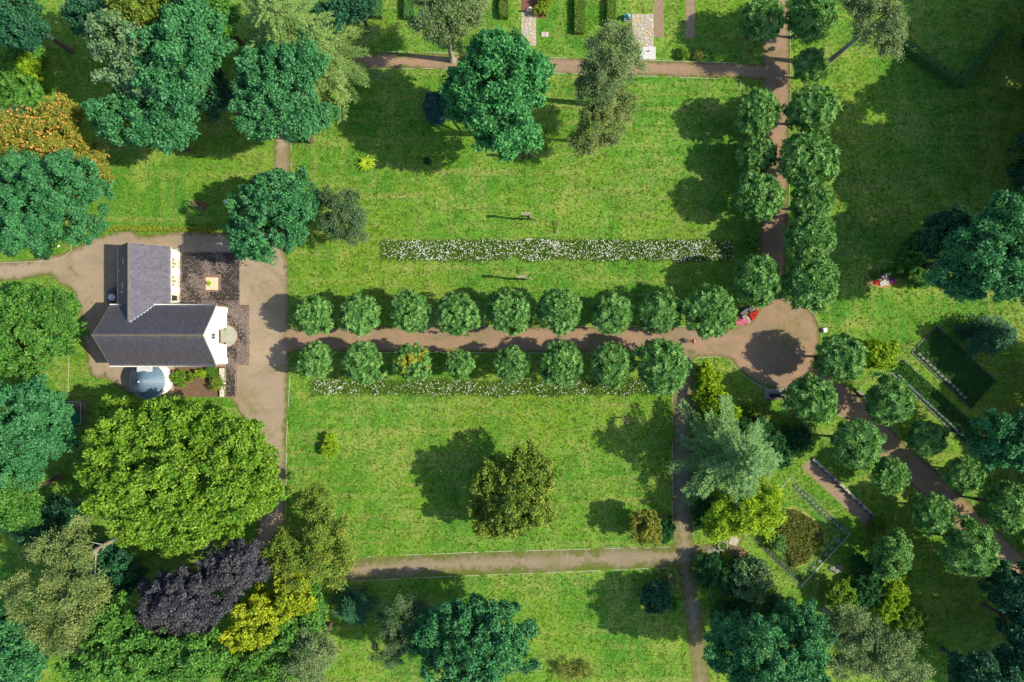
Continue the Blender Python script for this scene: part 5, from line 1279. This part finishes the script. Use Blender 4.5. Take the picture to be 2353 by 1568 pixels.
def strip(name, label, u0, v0, u1, v1, seed, parts, n, nleaf):
    rg = np.random.default_rng(seed); up = np.linspace(u0, u1, 40)
    P = [(u, v0+rg.normal(0, 2.2)) for u in up]+[(u, v1+rg.normal(0, 2.8)) for u in up[::-1]]
    c = G((u0+u1)/2, (v0+v1)/2); A = np.array(P); lo, hi = A.min(0), A.max(0)
    o = tag(empty(name, (c[0], c[1], 0)), label, 'flower strip')
    def pts(k, dens=None):
        q = lo+rg.random((k, 2))*(hi-lo); ok = poly_sdf(P, q[:, 0], q[:, 1]) > 0
        if dens is not None: ok &= rg.random(k) < dens(q)
        return q[ok]
    def xyz(q, z): return np.column_stack([(q[:, 0]-CU)/S-c[0], (CV-q[:, 1])/S-c[1], z])
    q = pts(nleaf); p = xyz(q, rg.random(len(q))*.15); D = unit(rg.normal(size=p.shape)*np.array([1, 1, .3])+np.array([0, 0, .45]))
    V, F = leaf_quads(p, D, unit(rg.normal(size=p.shape)*.6+np.array([0, 0, 1])), .42*rg.uniform(.5, 1.2, len(p)), .10)
    V[:, 2] = np.maximum(V[:, 2], .01)
    link('foliage', fastmesh('foliage', V, F, M['meadow'], rg.beta(2, 2, len(F))), o)
    def dens(q):
        f = np.zeros(len(q))
        for (a, b, k) in parts: f = np.maximum(f, k*np.clip(1-np.abs(q[:, 0]-a)/b, 0, 1)**.4)
        return np.clip(f*(.42+.5*np.sin(q[:, 0]*.09+2*np.sin(q[:, 1]*.2))*np.sin(q[:, 0]*.031+q[:, 1]*.3)+.1), 0, 1)
    q = pts(n, dens); p = np.repeat(xyz(q, rg.uniform(.36, .62, len(q))), 3, 0)
    D = unit(rg.normal(size=p.shape)*np.array([1, 1, .25]))
    V, F = leaf_quads(p, D, unit(rg.normal(size=p.shape)*.3+np.array([0, 0, 1])), .11*rg.uniform(.5, 1.3, len(p)), .075)
    link('blossoms', fastmesh('blossoms', V, F, M['petal_white'], np.repeat(rg.random(len(q)), 3)), o)
strip('flower_strip', 'long strip of white meadow flowers across the upper lawn', 878, 553, 1682, 598, 700, [(980, 110, 1.0), (1150, 90, .8), (1265, 90, 1.0), (1400, 120, .8), (1560, 130, .85)], 6500, 30000)
strip('flower_strip', 'thinner strip of white meadow flowers below the chapel avenue', 716, 874, 1545, 907, 701, [(770, 50, 1.0), (830, 60, .5), (980, 90, .45), (1060, 60, .7), (1150, 80, .5), (1290, 120, .35), (1440, 90, .4)], 4200, 20000)
# flowerbed by the round place
sheet('flowerbed_soil', [(1688, 742), (1712, 748), (1730, 738), (1742, 716), (1738, 708), (1708, 712), (1690, 730)], M['soil'], .012)
flower_patch('red_flowerbed', 'patch of bright red flowers by the round place', [(1721, 722), (1741, 713), (1742, 716), (1736, 731), (1727, 736)], 'petal_red', 420, .22, 'green', 300, 710)
flower_patch('pink_flowerbed', 'patch of pink flowers by the round place, left of the red ones', [(1690, 738), (1703, 734), (1713, 727), (1721, 741), (1706, 748), (1692, 750)], 'petal_pink', 430, .2, 'green', 300, 711)
c = G(1716, 737); t_ = tag(MB().prism([(-.45, -.35), (.35, -.5), (.55, .3), (-.2, .55)], 0, .06).obj('stepping_slab', M['flag'], None, loc=(c[0]+.1, c[1]+.1, .014)), 'pale flat slab between the red and the pink flowers', 'stone slab')
c = G(1707, 716); t_ = tag(empty('stone_memorial', (c[0], c[1], 0), math.radians(38)), 'dark stone memorial with two pale blocks behind the red flowers', 'memorial')
MB().extrude([(-.9, -.2, 0), (.9, -.2, 0), (.75, -.2, 1.15), (-.75, -.2, 1.15)], (0, .42, 0)).obj('slab', M['stone_dark'], t_)
MB().box(.75, -.75, 0, 1.45, -.10, .5, .03).obj('block', M['stone_pale'], t_); MB().box(-.75, -.95, 0, -.05, -.45, .4, .03).obj('block', M['stone_grey'], t_)
# oval bed in the shade
ov = [(2030+36*math.cos(a)*(1+.05*math.sin(5*a)), 646+15*math.sin(a)*(1+.08*math.cos(4*a))) for a in np.linspace(0, 2*math.pi, 28)[:-1]]
sheet('oval_bed', ov, M['sand'], .010)
flower_patch('pale_flowers', 'grey white plants in the middle of the oval bed', [(2021, 650), (2036, 640), (2043, 646), (2038, 655), (2022, 657)], 'petal_white', 300, .2, 'sage', 200, 712, L=.10)
flower_patch('magenta_flowers', 'magenta flowers at the right of the oval bed', [(2043, 637), (2056, 640), (2052, 650), (2043, 650)], 'petal_magenta', 240, .22, 'green', 120, 713)
flower_patch('dark_red_flowers', 'dark red flowers at the left of the oval bed', [(2008, 646), (2020, 645), (2020, 654), (2010, 654)], 'petal_red', 110, .18, 'green', 120, 714)
shrub('bed_shrub', 'low green plants behind the oval stone', 'green', 2012, 636, 12, 8, .6, 715, br=.2, L=.16, W=.09, extra=[(2040, 628, 10, .6), (2058, 632, 10, .6)])
c = G(2031, 636); t_ = tag(empty('oval_stone', (c[0], c[1], 0), .2), 'dark oval bowl shaped stone in the oval bed', 'memorial stone')
me = MB(); me.lathe([(.55, 0), (.7, .35), (.85, .62), (.80, .66), (.6, .56), (.02, .52)], 24); b_ = me.obj('bowl', M['stone_dark'], t_, True); b_.scale = (1, .55, 1)
MB().lathe([(.12, .52), (.15, .6), (.05, .7)], 10).obj('centre_piece', M['stone_pale'], t_, True)
# bench on its cobble pad
c = G(1781, 905); pad = empty('cobble_pad', (c[0], c[1], 0)); rgc = np.random.default_rng(33); V, F, T = [], [], []
sheet('pad_bedding', [(1757, 893), (1806, 893), (1806, 919), (1757, 919)], M['soil'], .012)
for j in range(9):
    n = 17
    for i in range(n):
        xa, xb = -1.55+3.1*(i+(.5 if j % 2 else 0))/n, -1.55+3.1*(i+(.5 if j % 2 else 0)+.88)/n; bow = .12*math.cos((xa)*1.0)
        ya, yb = .72-j*.17-.145-bow+.1, .72-j*.17-bow+.1; z = .05+rgc.random()*.015; b = len(V)
        V += [(xa, ya, .0), (xb, ya, .0), (xb, yb, .0), (xa, yb, .0), (xa+.015, ya+.015, z), (xb-.015, ya+.015, z), (xb-.015, yb-.015, z), (xa+.015, yb-.015, z)]
        F += [(b+4, b+5, b+6, b+7), (b, b+1, b+5, b+4), (b+1, b+2, b+6, b+5), (b+2, b+3, b+7, b+6), (b+3, b, b+4, b+7)]; T += [rgc.random()]*5
bpy.data.objects.remove(pad)
po = link('cobble_pad', fastmesh('cobble_pad', np.array(V), np.array(F), tinted('cobble', [(.22, .22, .22), (.34, .34, .34), (.42, .42, .42)], .7, .3), T), None, (c[0], c[1], .012)); tag(po, kind='structure')
c = G(1780, 909); t_ = tag(empty('park_bench', (c[0], c[1], .05)), 'dark slatted park bench on the cobble pad by the round place', 'bench')
sl = MB().box(-.9, -.04, 0, .9, .04, .035, .008).mesh('slat', M['timber_dark'])
seat = MB().box(-.88, -.2, .38, .88, .28, .41).obj('seat_frame', M['plastic_dark'], t_)
for k in range(5): link('slat', sl, seat, (0, .24-.105*k, .41))
bk_ = MB().box(-.88, -.30, .42, .88, -.265, .86).obj('backrest_frame', M['plastic_dark'], t_)
for k in range(4):
    o_ = link('slat', sl, bk_, (0, -.25, .48+.11*k)); o_.rotation_euler = (math.radians(80), 0, 0)
for sx in (-.75, .75):
    for sy in (-.24, .22): MB().box(-.03, -.03, 0, .03, .03, .38).obj('leg', M['plastic_dark'], t_, loc=(sx, sy, 0))
# weathered bench log by the slanting walk
a, b = np.array(G(1967, 896)), np.array(G(1985, 913)); t_ = tag(empty('log_seat', tuple((a+b)/2), math.atan2(b[1]-a[1], b[0]-a[0])), 'weathered stone bench beside the slanting walk', 'bench')
MB().box(-.85, -.22, .32, .85, .22, .45, .03).obj('seat', M['stone_grey'], t_)
for sx in (-.6, .6): MB().box(-.12, -.18, 0, .12, .18, .32).obj('leg', M['stone_grey'], t_, loc=(sx, 0, 0))

# ------------------------------------------------------------------ grave fields on the right
def zoom(ox, oy, k):
    return lambda x, y: ((ox+x/k)/1.7408, (oy+y/k)/1.7408)
def row_angle(P):
    a, b = np.array(G(*P[0])), np.array(G(*P[-1])); return math.atan2(b[1]-a[1], b[0]-a[0])
slab_me = MB().box(-.26, -.17, 0, .26, .17, .34, .03).mesh('stone', M['stone_dark'])
def plaque_row(name, pts, label, group, mat, dims=(.26, .17, .22), tilt=.25, cat='headstone'):
    me = MB().add([(-dims[0], -dims[1], 0), (dims[0], -dims[1], 0), (dims[0], dims[1], 0), (-dims[0], dims[1], 0), (-dims[0], -dims[1]*.9, dims[2]*.55), (dims[0], -dims[1]*.9, dims[2]*.55), (dims[0]*.96, dims[1]*.9, dims[2]), (-dims[0]*.96, dims[1]*.9, dims[2])],
        [(3, 2, 1, 0), (4, 5, 6, 7), (0, 1, 5, 4), (1, 2, 6, 5), (2, 3, 7, 6), (3, 0, 4, 7)]).mesh(name, mat)
    ang = row_angle(pts); rr = random.Random(len(pts)); n = len(pts)
    for i, p in enumerate(pts):
        c = G(*p); k = 'last' if i == n-1 else ORD[i]
        tag(link(name, me, None, (c[0], c[1], 0), ang+rr.gauss(0, .05)), label.format(k), cat, group)
Z2 = zoom(3180, 1800, 2.634); Z3 = zoom(3040, 1880, 1.792); Z4 = zoom(3500, 1260, 1.66)
# strip of bare ground with thirteen upright stones along a low wall
sheet('grave_strip', [Z2(170, 85), Z2(65, 185), Z2(755, 815), Z2(852, 728)], M['soil_gravel'], .010)
wa, wb = np.array(G(*Z2(182, 90))), np.array(G(*Z2(860, 730))); wo = tag(empty('low_stone_wall', tuple(wa)), 'low wall of rough stone blocks behind the row of dark headstones', 'wall')
d = wb-wa; ln = np.linalg.norm(d); ang = math.atan2(d[1], d[0]); n = 34; rr = random.Random(8)
for i in range(n):
    l = ln/n; mbb = MB().box(-l*.48, -.20, 0, l*.48, .20, .42+rr.uniform(-.05, .08), .04)
    p = d*(i+.5)/n; mbb.obj('stone_block', M[rr.choice(['stone_grey', 'stone_pale', 'flag_warm', 'flag'])], wo, loc=(p[0], p[1], 0), rz=ang+rr.gauss(0, .02))
st13 = [(232, 148), (282, 195), (330, 240), (384, 293), (440, 345), (490, 388), (538, 435), (588, 480), (642, 528), (693, 575), (748, 628), (800, 678), (850, 722)]
hs = MB(); arch = [(.26*math.cos(a), .07, .52+.26*math.sin(a)) for a in np.linspace(0, math.pi, 9)]
hs.extrude([(-.26, .07, 0), (.26, .07, 0)]+arch, (0, -.14, 0)); hs_me = hs.mesh('stone', M['stone_dark']); ft_me = MB().box(-.34, -.15, 0, .34, .15, .10, .02).mesh('foot', M['stone_grey'])
for i, p in enumerate(st13):
    c = G(*Z2(p[0]-6, p[1]+6)); k = 'last' if i == 12 else ORD[i]
    t_ = tag(empty('headstone', (c[0], c[1], 0), ang), f'{k} dark arched headstone from the upper left in the row before the low wall', 'headstone', 'headstones along the low wall')
    link('slab', hs_me, t_, (0, 0, .08)); link('plinth', ft_me, t_)
# diamond bed
DC = [Z3(222, 50), Z3(648, 455), Z3(290, 838), Z3(-70, 470)]
def inset(P, f):
    m = np.mean(np.array(P), axis=0); return [tuple(np.array(p)+(m-np.array(p))*f) for p in P]
def edge_run(label, a, b, m='kerb', w=.05, h=.09, cat='kerb'):
    a, b = np.array(G(*a)), np.array(G(*b)); o = tag(empty('bed_edging', tuple(a)), label, cat, 'edging stones of the grave beds'); d = b-a; ln = np.linalg.norm(d); n = max(1, int(ln/.8)); me = MB().box(-ln/n*.485, -w, -.02, ln/n*.485, w, h, .01).mesh('edging_stone', M[m])
    for i in range(n): p = d*(i+.5)/n; link('edging_stone', me, o, (p[0], p[1], kerb_rg.uniform(-.02, .01)), math.atan2(d[1], d[0])+kerb_rg.gauss(0, .01))
edge_run('stone edging on the upper right of the diamond grave bed', DC[0], DC[1], 'stone_grey'); edge_run('stone edging on the lower right of the diamond grave bed', DC[1], DC[2], 'stone_pale', .08)
edge_run('stone edging on the lower left of the diamond grave bed', DC[2], DC[3], 'stone_dark'); edge_run('stone edging on the upper left of the diamond grave bed', DC[0], Z3(122, 165), 'stone_pale')
edge_run('inner edging of the upper right plaque row', Z3(240, 145), Z3(560, 455), 'stone_grey', .04, .05)
edge_run('inner edging of the lower right plaque row', Z3(570, 455), Z3(330, 720), 'stone_grey', .06, .06)
plaque_row('headstone', [Z3(*p) for p in [(250, 120), (276, 142), (300, 168), (324, 187), (350, 211), (376, 236), (400, 259), (426, 283), (450, 305), (474, 329), (500, 351), (526, 374), (550, 397), (576, 420), (600, 443)]], '{} grey headstone from the top on the upper right edge of the diamond bed', 'headstones on the upper right of the diamond bed', M['stone_grey'])
plaque_row('headstone', [Z3(*p) for p in [(558, 508), (510, 558), (467, 604), (425, 650), (380, 695)]], '{} grey headstone from the right corner on the lower right edge of the diamond bed', 'headstones on the lower right of the diamond bed', M['stone_grey'], (.28, .2, .26))
plaque_row('headstone', [Z3(*p) for p in [(50, 578), (75, 602), (98, 625), (123, 648), (148, 672), (170, 692), (193, 713), (216, 737), (240, 758), (265, 780)]], '{} flat dark headstone from the left on the lower left edge of the diamond bed', 'headstones on the lower left of the diamond bed', M['stone_dark'], (.24, .2, .12))
def cover(name, label, P, mat, n, h, seed, L=.2, W=.11, cat='ground cover', kind=None):
    rg = np.random.default_rng(seed); A = np.array(P, float); lo, hi = A.min(0), A.max(0)
    q = lo+rg.random((n*2, 2))*(hi-lo); q = q[poly_sdf(P, q[:, 0], q[:, 1]) > 0]
    k = len(q); bump = .5+.5*np.sin(q[:, 0]*.5+2*np.sin(q[:, 1]*.31))*np.sin(q[:, 1]*.43+1.7*np.sin(q[:, 0]*.27))
    z = h*(.25+.75*bump)*rg.uniform(.3, 1, k); c = G(*A.mean(0))
    p = np.column_stack([(q[:, 0]-CU)/S-c[0], (CV-q[:, 1])/S-c[1], z]); D = unit(rg.normal(size=p.shape)+np.array([0, 0, .4]))
    V, F = leaf_quads(p, D, unit(rg.normal(size=p.shape)*.8+np.array([0, 0, 1])), L*rg.uniform(.6, 1.3, k), W)
    V[:, 2] = np.maximum(V[:, 2], .012)
    o = link(name, fastmesh(name, V, F, LM[mat], np.clip(rg.beta(2, 2, k)+(bump-.5)*.0, 0, 1)), None, (c[0], c[1], 0))
    return tag(o, label, cat, None, 'stuff')
hp = [Z3(180, 290), Z3(260, 290), Z3(360, 345), Z3(440, 430), Z3(450, 520), Z3(380, 580), Z3(330, 660), Z3(230, 695), Z3(195, 600), Z3(110, 560), Z3(70, 480), Z3(150, 400)]
sheet('dry_patch', inset(hp, -.12), plain('dry_turf', (.24, .235, .06), (.13, .19, .02), 1.2, bump=.6, bd=.06), .009)
cover('heather', 'brownish heather filling the middle of the diamond grave bed', hp, 'heather', 16000, .75, 800, .26, .11)
cover('bed_plants', 'low green plants along the upper right plaque row', [Z3(235, 95), Z3(255, 90), Z3(620, 445), Z3(590, 470), Z3(240, 140)], 'green', 3200, .16, 801, .16, .08)
cover('bed_plants', 'low green plants along the lower right plaque row', [Z3(590, 470), Z3(635, 465), Z3(370, 745), Z3(330, 720)], 'green', 2600, .28, 802, .18, .09)
cover('bed_plants', 'low dull plants along the lower left plaque row', [Z3(20, 555), Z3(45, 540), Z3(330, 760), Z3(290, 815)], 'greygreen', 3200, .16, 803, .16, .08)
# beds in the right hand shade
BB = [Z4(185, 298), Z4(113, 372), Z4(610, 872), Z4(648, 712)]; BA = [Z4(410, 72), Z4(243, 248), Z4(635, 622), Z4(800, 440)]
cover('ground_cover', 'dense dark ground cover in the bed with white headstones', BB, 'cover', 15000, .34, 804, .2, .13)
cover('ground_cover', 'dark ground cover in the rectangular shaded grave bed', BA, 'cover', 20000, .22, 805, .18, .11)
for i, (a, b) in enumerate(((0, 1), (1, 2), (2, 3), (3, 0))):
    edge_run(f'stone edging on the {["upper left", "lower left", "lower right", "upper right"][i]} of the rectangular shaded grave bed', BA[a], BA[b], 'stone_dark', .09, .14)
edge_run('stone edging on the lower left of the bed with white headstones', Z4(110, 385), Z4(625, 885), 'stone_grey', .10, .10); edge_run('stone edging on the upper right of the bed with white headstones', Z4(185, 296), Z4(300, 400), 'stone_grey', .07, .08)
edge_run('short stone edging left of the bed with white headstones', Z4(110, 380), Z4(30, 455), 'stone_grey', .06, .07)
plaque_row('headstone', [Z4(*p) for p in [(155, 405), (178, 428), (205, 453), (224, 473), (245, 494), (268, 516), (291, 537), (315, 560), (340, 580), (366, 606), (390, 628), (415, 652), (439, 674), (465, 697), (490, 720), (515, 745), (540, 768), (565, 792)]], '{} white headstone, from the upper left, in the bed of dark ground cover', 'white headstones in the ground cover', M['stone_white'], (.30, .10, .5))
plaque_row('headstone', [Z4(*p) for p in [(292, 262), (314, 288), (342, 308), (364, 333), (390, 355), (414, 382), (440, 405), (465, 427), (490, 449), (516, 474), (543, 497), (566, 523), (592, 547)]], '{} grey plaque from the left corner along the lower left of the shaded bed', 'plaques in the rectangular shaded bed', M['stone_grey'], (.28, .2, .3))
plaque_row('headstone', [Z4(*p) for p in [(548, 70), (570, 90), (592, 112), (614, 131), (636, 150), (658, 172), (680, 193), (701, 213), (722, 232), (745, 253)]], '{} dark plaque, from the upper left, in the row beyond the rectangular shaded bed', 'dark plaques beyond the shaded bed', M['stone_dark'], (.28, .2, .2))
# planter ring, slabs and soil bed below the yellow green tree
sheet('bed_soil', [(1672, 1262), (1690, 1247), (1742, 1288), (1722, 1310), (1700, 1300)], M['soil'], .012)
c = G(1688, 1242); tag(MB().prism([(-.75, -.5), (.5, -.85), (.95, .25), (-.2, .8)], 0, .05).obj('paving_slab', M['flag'], None, loc=(c[0]-.2, c[1], .014)), 'grey slab right of the round concrete planter', 'stone slab')
c = G(1658, 1253); t_ = tag(empty('round_planter', (c[0], c[1], 0)), 'round concrete planter with leafy plants near the path crossing', 'planter')
MB().lathe([(.62, 0), (.74, .35), (.76, .6), (.62, .62), (.55, .4), (.02, .38)], 22).obj('bowl', M['stone_grey'], t_, True)
rg = np.random.default_rng(44); p = rg.normal(size=(260, 3))*np.array([.25, .25, .06])+np.array([0, 0, .5]); V, F = leaf_quads(p, unit(rg.normal(size=p.shape)+np.array([0, 0, .5])), unit(rg.normal(size=p.shape)*.6+np.array([0, 0, 1])), .2, .1)
link('plants', fastmesh('plants', V, F, LM['bright'], rg.random(260)), t_)
for i, (u, v, r) in enumerate(((1640, 1262, .5), (1628, 1266, .45), (1648, 1268, .4))): boulder('rock', f'{ORD[i]} flat grey rock left of the round planter', u, v, r, 50+i, M['stone_grey'], .8, .35, 'rock', 'rocks by the planter')
for i, (u, v) in enumerate(((1920, 1312), (1930, 1303), (1911, 1306))): boulder('rock', f'{ORD[i]} mossy stone of the small heap below the diamond bed', u, v, .5, 60+i, M['stone_grey'], .8, .6, 'rock', 'stones below the diamond bed')
# bare twigs among the lower left trees
for i, (u, v, z, lab, m) in enumerate(((628, 1335, 9.5, 'grey bare branches standing between copper beech and locust', 'bark'), (655, 1400, 9.5, 'bare brown twigs beside the yellow leaved tree', 'bark_dead'), (720, 1225, 10.5, 'pale dead limbs sticking out of the locust', 'bark_dead'))):
    g2 = np.random.default_rng(70+i); c = G(u, v, z); mbb = MB(); mbb.tube([(0, 0, 0), (0, 0, z-1.5)], [.16, .10], 6)
    for k in range(9): dead_branches(mbb, (0, 0, z-1.6), unit(g2.normal(0, 1, 3)*np.array([1, 1, .3])+np.array([0, 0, .5])), g2.uniform(1.8, 3.4), .06, 3, g2)
    t_ = tag(empty('bare_tree', (c[0], c[1], 0)), lab, 'tree'); mbb.obj('trunk', M[m], t_, True)

# ------------------------------------------------------------------ the walker
c = G(1588, 784.5); pr = tag(empty('person', (c[0], c[1], 0)), 'person in a bright pink jacket and dark trousers walking along the avenue', 'person')
#  facing +x, left leg forward
BV = [(0, 0, .95), (0, .10, .90), (.16, .11, .50), (.10, .11, .09), (.24, .11, .035),      # left leg
      (0, -.10, .90), (-.04, -.11, .50), (-.30, -.11, .15), (-.20, -.11, .04),               # right leg
      (.02, 0, 1.15), (.04, 0, 1.38), (.05, 0, 1.50), (.08, 0, 1.60), (.10, 0, 1.70),
      (.03, .20, 1.40), (-.06, .30, 1.13), (.08, .33, .92), (.14, .33, .84),
      (.03, -.20, 1.40), (.02, -.30, 1.13), (.22, -.31, .98), (.29, -.30, .93)]
BE = [(0, 1), (1, 2), (2, 3), (3, 4), (0, 5), (5, 6), (6, 7), (7, 8), (0, 9), (9, 10), (10, 11), (11, 12), (12, 13), (10, 14), (14, 15), (15, 16), (16, 17), (10, 18), (18, 19), (19, 20), (20, 21)]
BR_ = [(.14, .11), .095, .065, .05, .04, .095, .065, .05, .04, (.13, .10), (.14, .10), .055, .09, .07, .07, .05, .04, .035, .07, .05, .04, .035]
body = ensure_skin(BV, BE, BR_, M['skin'], 'body', pr, 2)
body.data.materials.append(M['dark_cloth'])
for p in body.data.polygons:
    if p.center[2] < .97 and abs(p.center[1]) < .24: p.material_index = 1
jk = ensure_skin([(0, 0, .86), (.02, 0, 1.12), (.04, 0, 1.40), (.05, 0, 1.49), (.03, .20, 1.405), (-.06, .305, 1.13), (.06, .33, .95), (.03, -.20, 1.405), (.02, -.305, 1.13), (.19, -.31, 1.0)],
            [(0, 1), (1, 2), (2, 3), (2, 4), (4, 5), (5, 6), (2, 7), (7, 8), (8, 9)], [(.20, .18), (.19, .17), (.20, .17), .08, .12, .095, .08, .12, .095, .08], M['pink_cloth'], 'jacket', pr, 2)
hr = MB(); hr.lathe([(.115, 1.62), (.125, 1.68), (.115, 1.74), (.075, 1.785), (.01, 1.80)], 14, (.07, 0)); hr.obj('hair', M['hair'], pr, True)
nf = MB()
for sgn in (-1, 1):
    base = (.16, .33, .80) if sgn > 0 else (.32, -.30, .91)
    for k in range(4):
        y = base[1]+(k-1.5)*.02; L_ = (.075, .085, .08, .065)[k]
        nf.tube([(base[0], y, base[2]), (base[0]+L_*.4, y, base[2]-L_*.5), (base[0]+L_*.3, y, base[2]-L_)], [.010, .009, .007], 5)
    nf.tube([(base[0]-.01, base[1]-sgn*.035, base[2]+.03), (base[0]+.04, base[1]-sgn*.05, base[2]-.01)], [.011, .008], 5)
nf.obj('fingers', M['skin'], pr, True)

# ------------------------------------------------------------------ loose grass, dry tufts, litter
def grass(name, n, seed, mat, hmin, hmax, w, sel=None, label=None):
    rg = np.random.default_rng(seed)
    q = np.column_stack([rg.uniform(-20, 2373, n), rg.uniform(-20, 1588, n)])
    d = path_sdf(q[:, 0], q[:, 1]); k = d < -1.5
    for P in ([(208, 560), (575, 560), (575, 915), (208, 915)], BB, BA, [(1197, 0), (1260, 0), (1260, 45), (1233, 107), (1197, 107)], [(1450, 30), (1503, 30), (1503, 114), (1450, 114)], [(143, 920), (200, 920), (200, 973), (143, 973)], [Z2(165, 80), Z2(60, 185), Z2(755, 820), Z2(860, 728)], ov, [(1502, -20), (1527, -20), (1527, 87), (1502, 87)], [(1574, -20), (1598, -20), (1598, 89), (1574, 89)]):
        k &= poly_sdf(P, q[:, 0], q[:, 1]) < 0
    q = q[k]
    cl = np.sin(q[:, 0]*.11+2.1*np.sin(q[:, 1]*.07))*np.sin(q[:, 1]*.13+1.7*np.sin(q[:, 0]*.05))+.7*np.sin(q[:, 0]*.31+q[:, 1]*.27)*np.sin(q[:, 1]*.37-q[:, 0]*.12)
    if sel is not None: m_ = rg.random(len(q)) < sel(q, cl); q = q[m_]; cl = cl[m_]
    p = np.column_stack([(q[:, 0]-CU)/S, (CV-q[:, 1])/S, np.zeros(len(q))])
    p = np.repeat(p, 3, 0)+rg.normal(size=(len(q)*3, 3))*np.array([.05, .05, 0])
    D = unit(rg.normal(size=p.shape)*np.array([.8, .8, 0])+np.array([0, 0, .55]))
    V, F = leaf_quads(p, D, unit(rg.normal(size=p.shape)+np.array([0, 0, .8])), rg.uniform(hmin, hmax, len(p)), w)
    V[:, 2] = np.maximum(V[:, 2], .005)
    t_ = np.clip(rg.beta(2, 2, len(p))+np.repeat(cl, 3)*.12, 0, 1)
    return tag(link(name, fastmesh(name, V, F, M[mat], t_)), label, 'grass', None, 'stuff')
grass('grass', 150000, 900, 'grass_blade', .14, .36, .085, lambda q, c: np.clip(.45+.55*c, .04, 1), 'short green grass of the lawns')
grass('dry_grass', 80000, 901, 'straw', .12, .30, .07, lambda q, c: np.clip(.35-.45*c, 0, 1)*np.where((q[:, 0] > 650) & (q[:, 0] < 1950), 1, .35), 'straw coloured dry grass in the lawns')
rg = np.random.default_rng(910)
q = np.concatenate([np.column_stack([rg.uniform(1640, 1750, 130), np.zeros(130)]), np.column_stack([rg.uniform(1560, 1760, 60), rg.uniform(148, 180, 60)])])
q[:130, 1] = 172-(q[:130, 0]-1640)*.14+rg.normal(0, 4, 130)
p = np.column_stack([(q[:, 0]-CU)/S, (CV-q[:, 1])/S, np.full(len(q), .02)]); V, F = leaf_quads(p, rg.normal(size=p.shape)*np.array([1, 1, .05]), np.tile([0, 0, 1.], (len(p), 1)), .22, .12)
tag(link('leaf_litter', fastmesh('leaf_litter', V, F, M['litter'], rg.random(len(F)))), 'pale fallen leaves strewn over the end of the cemetery path', 'leaves', None, 'stuff')
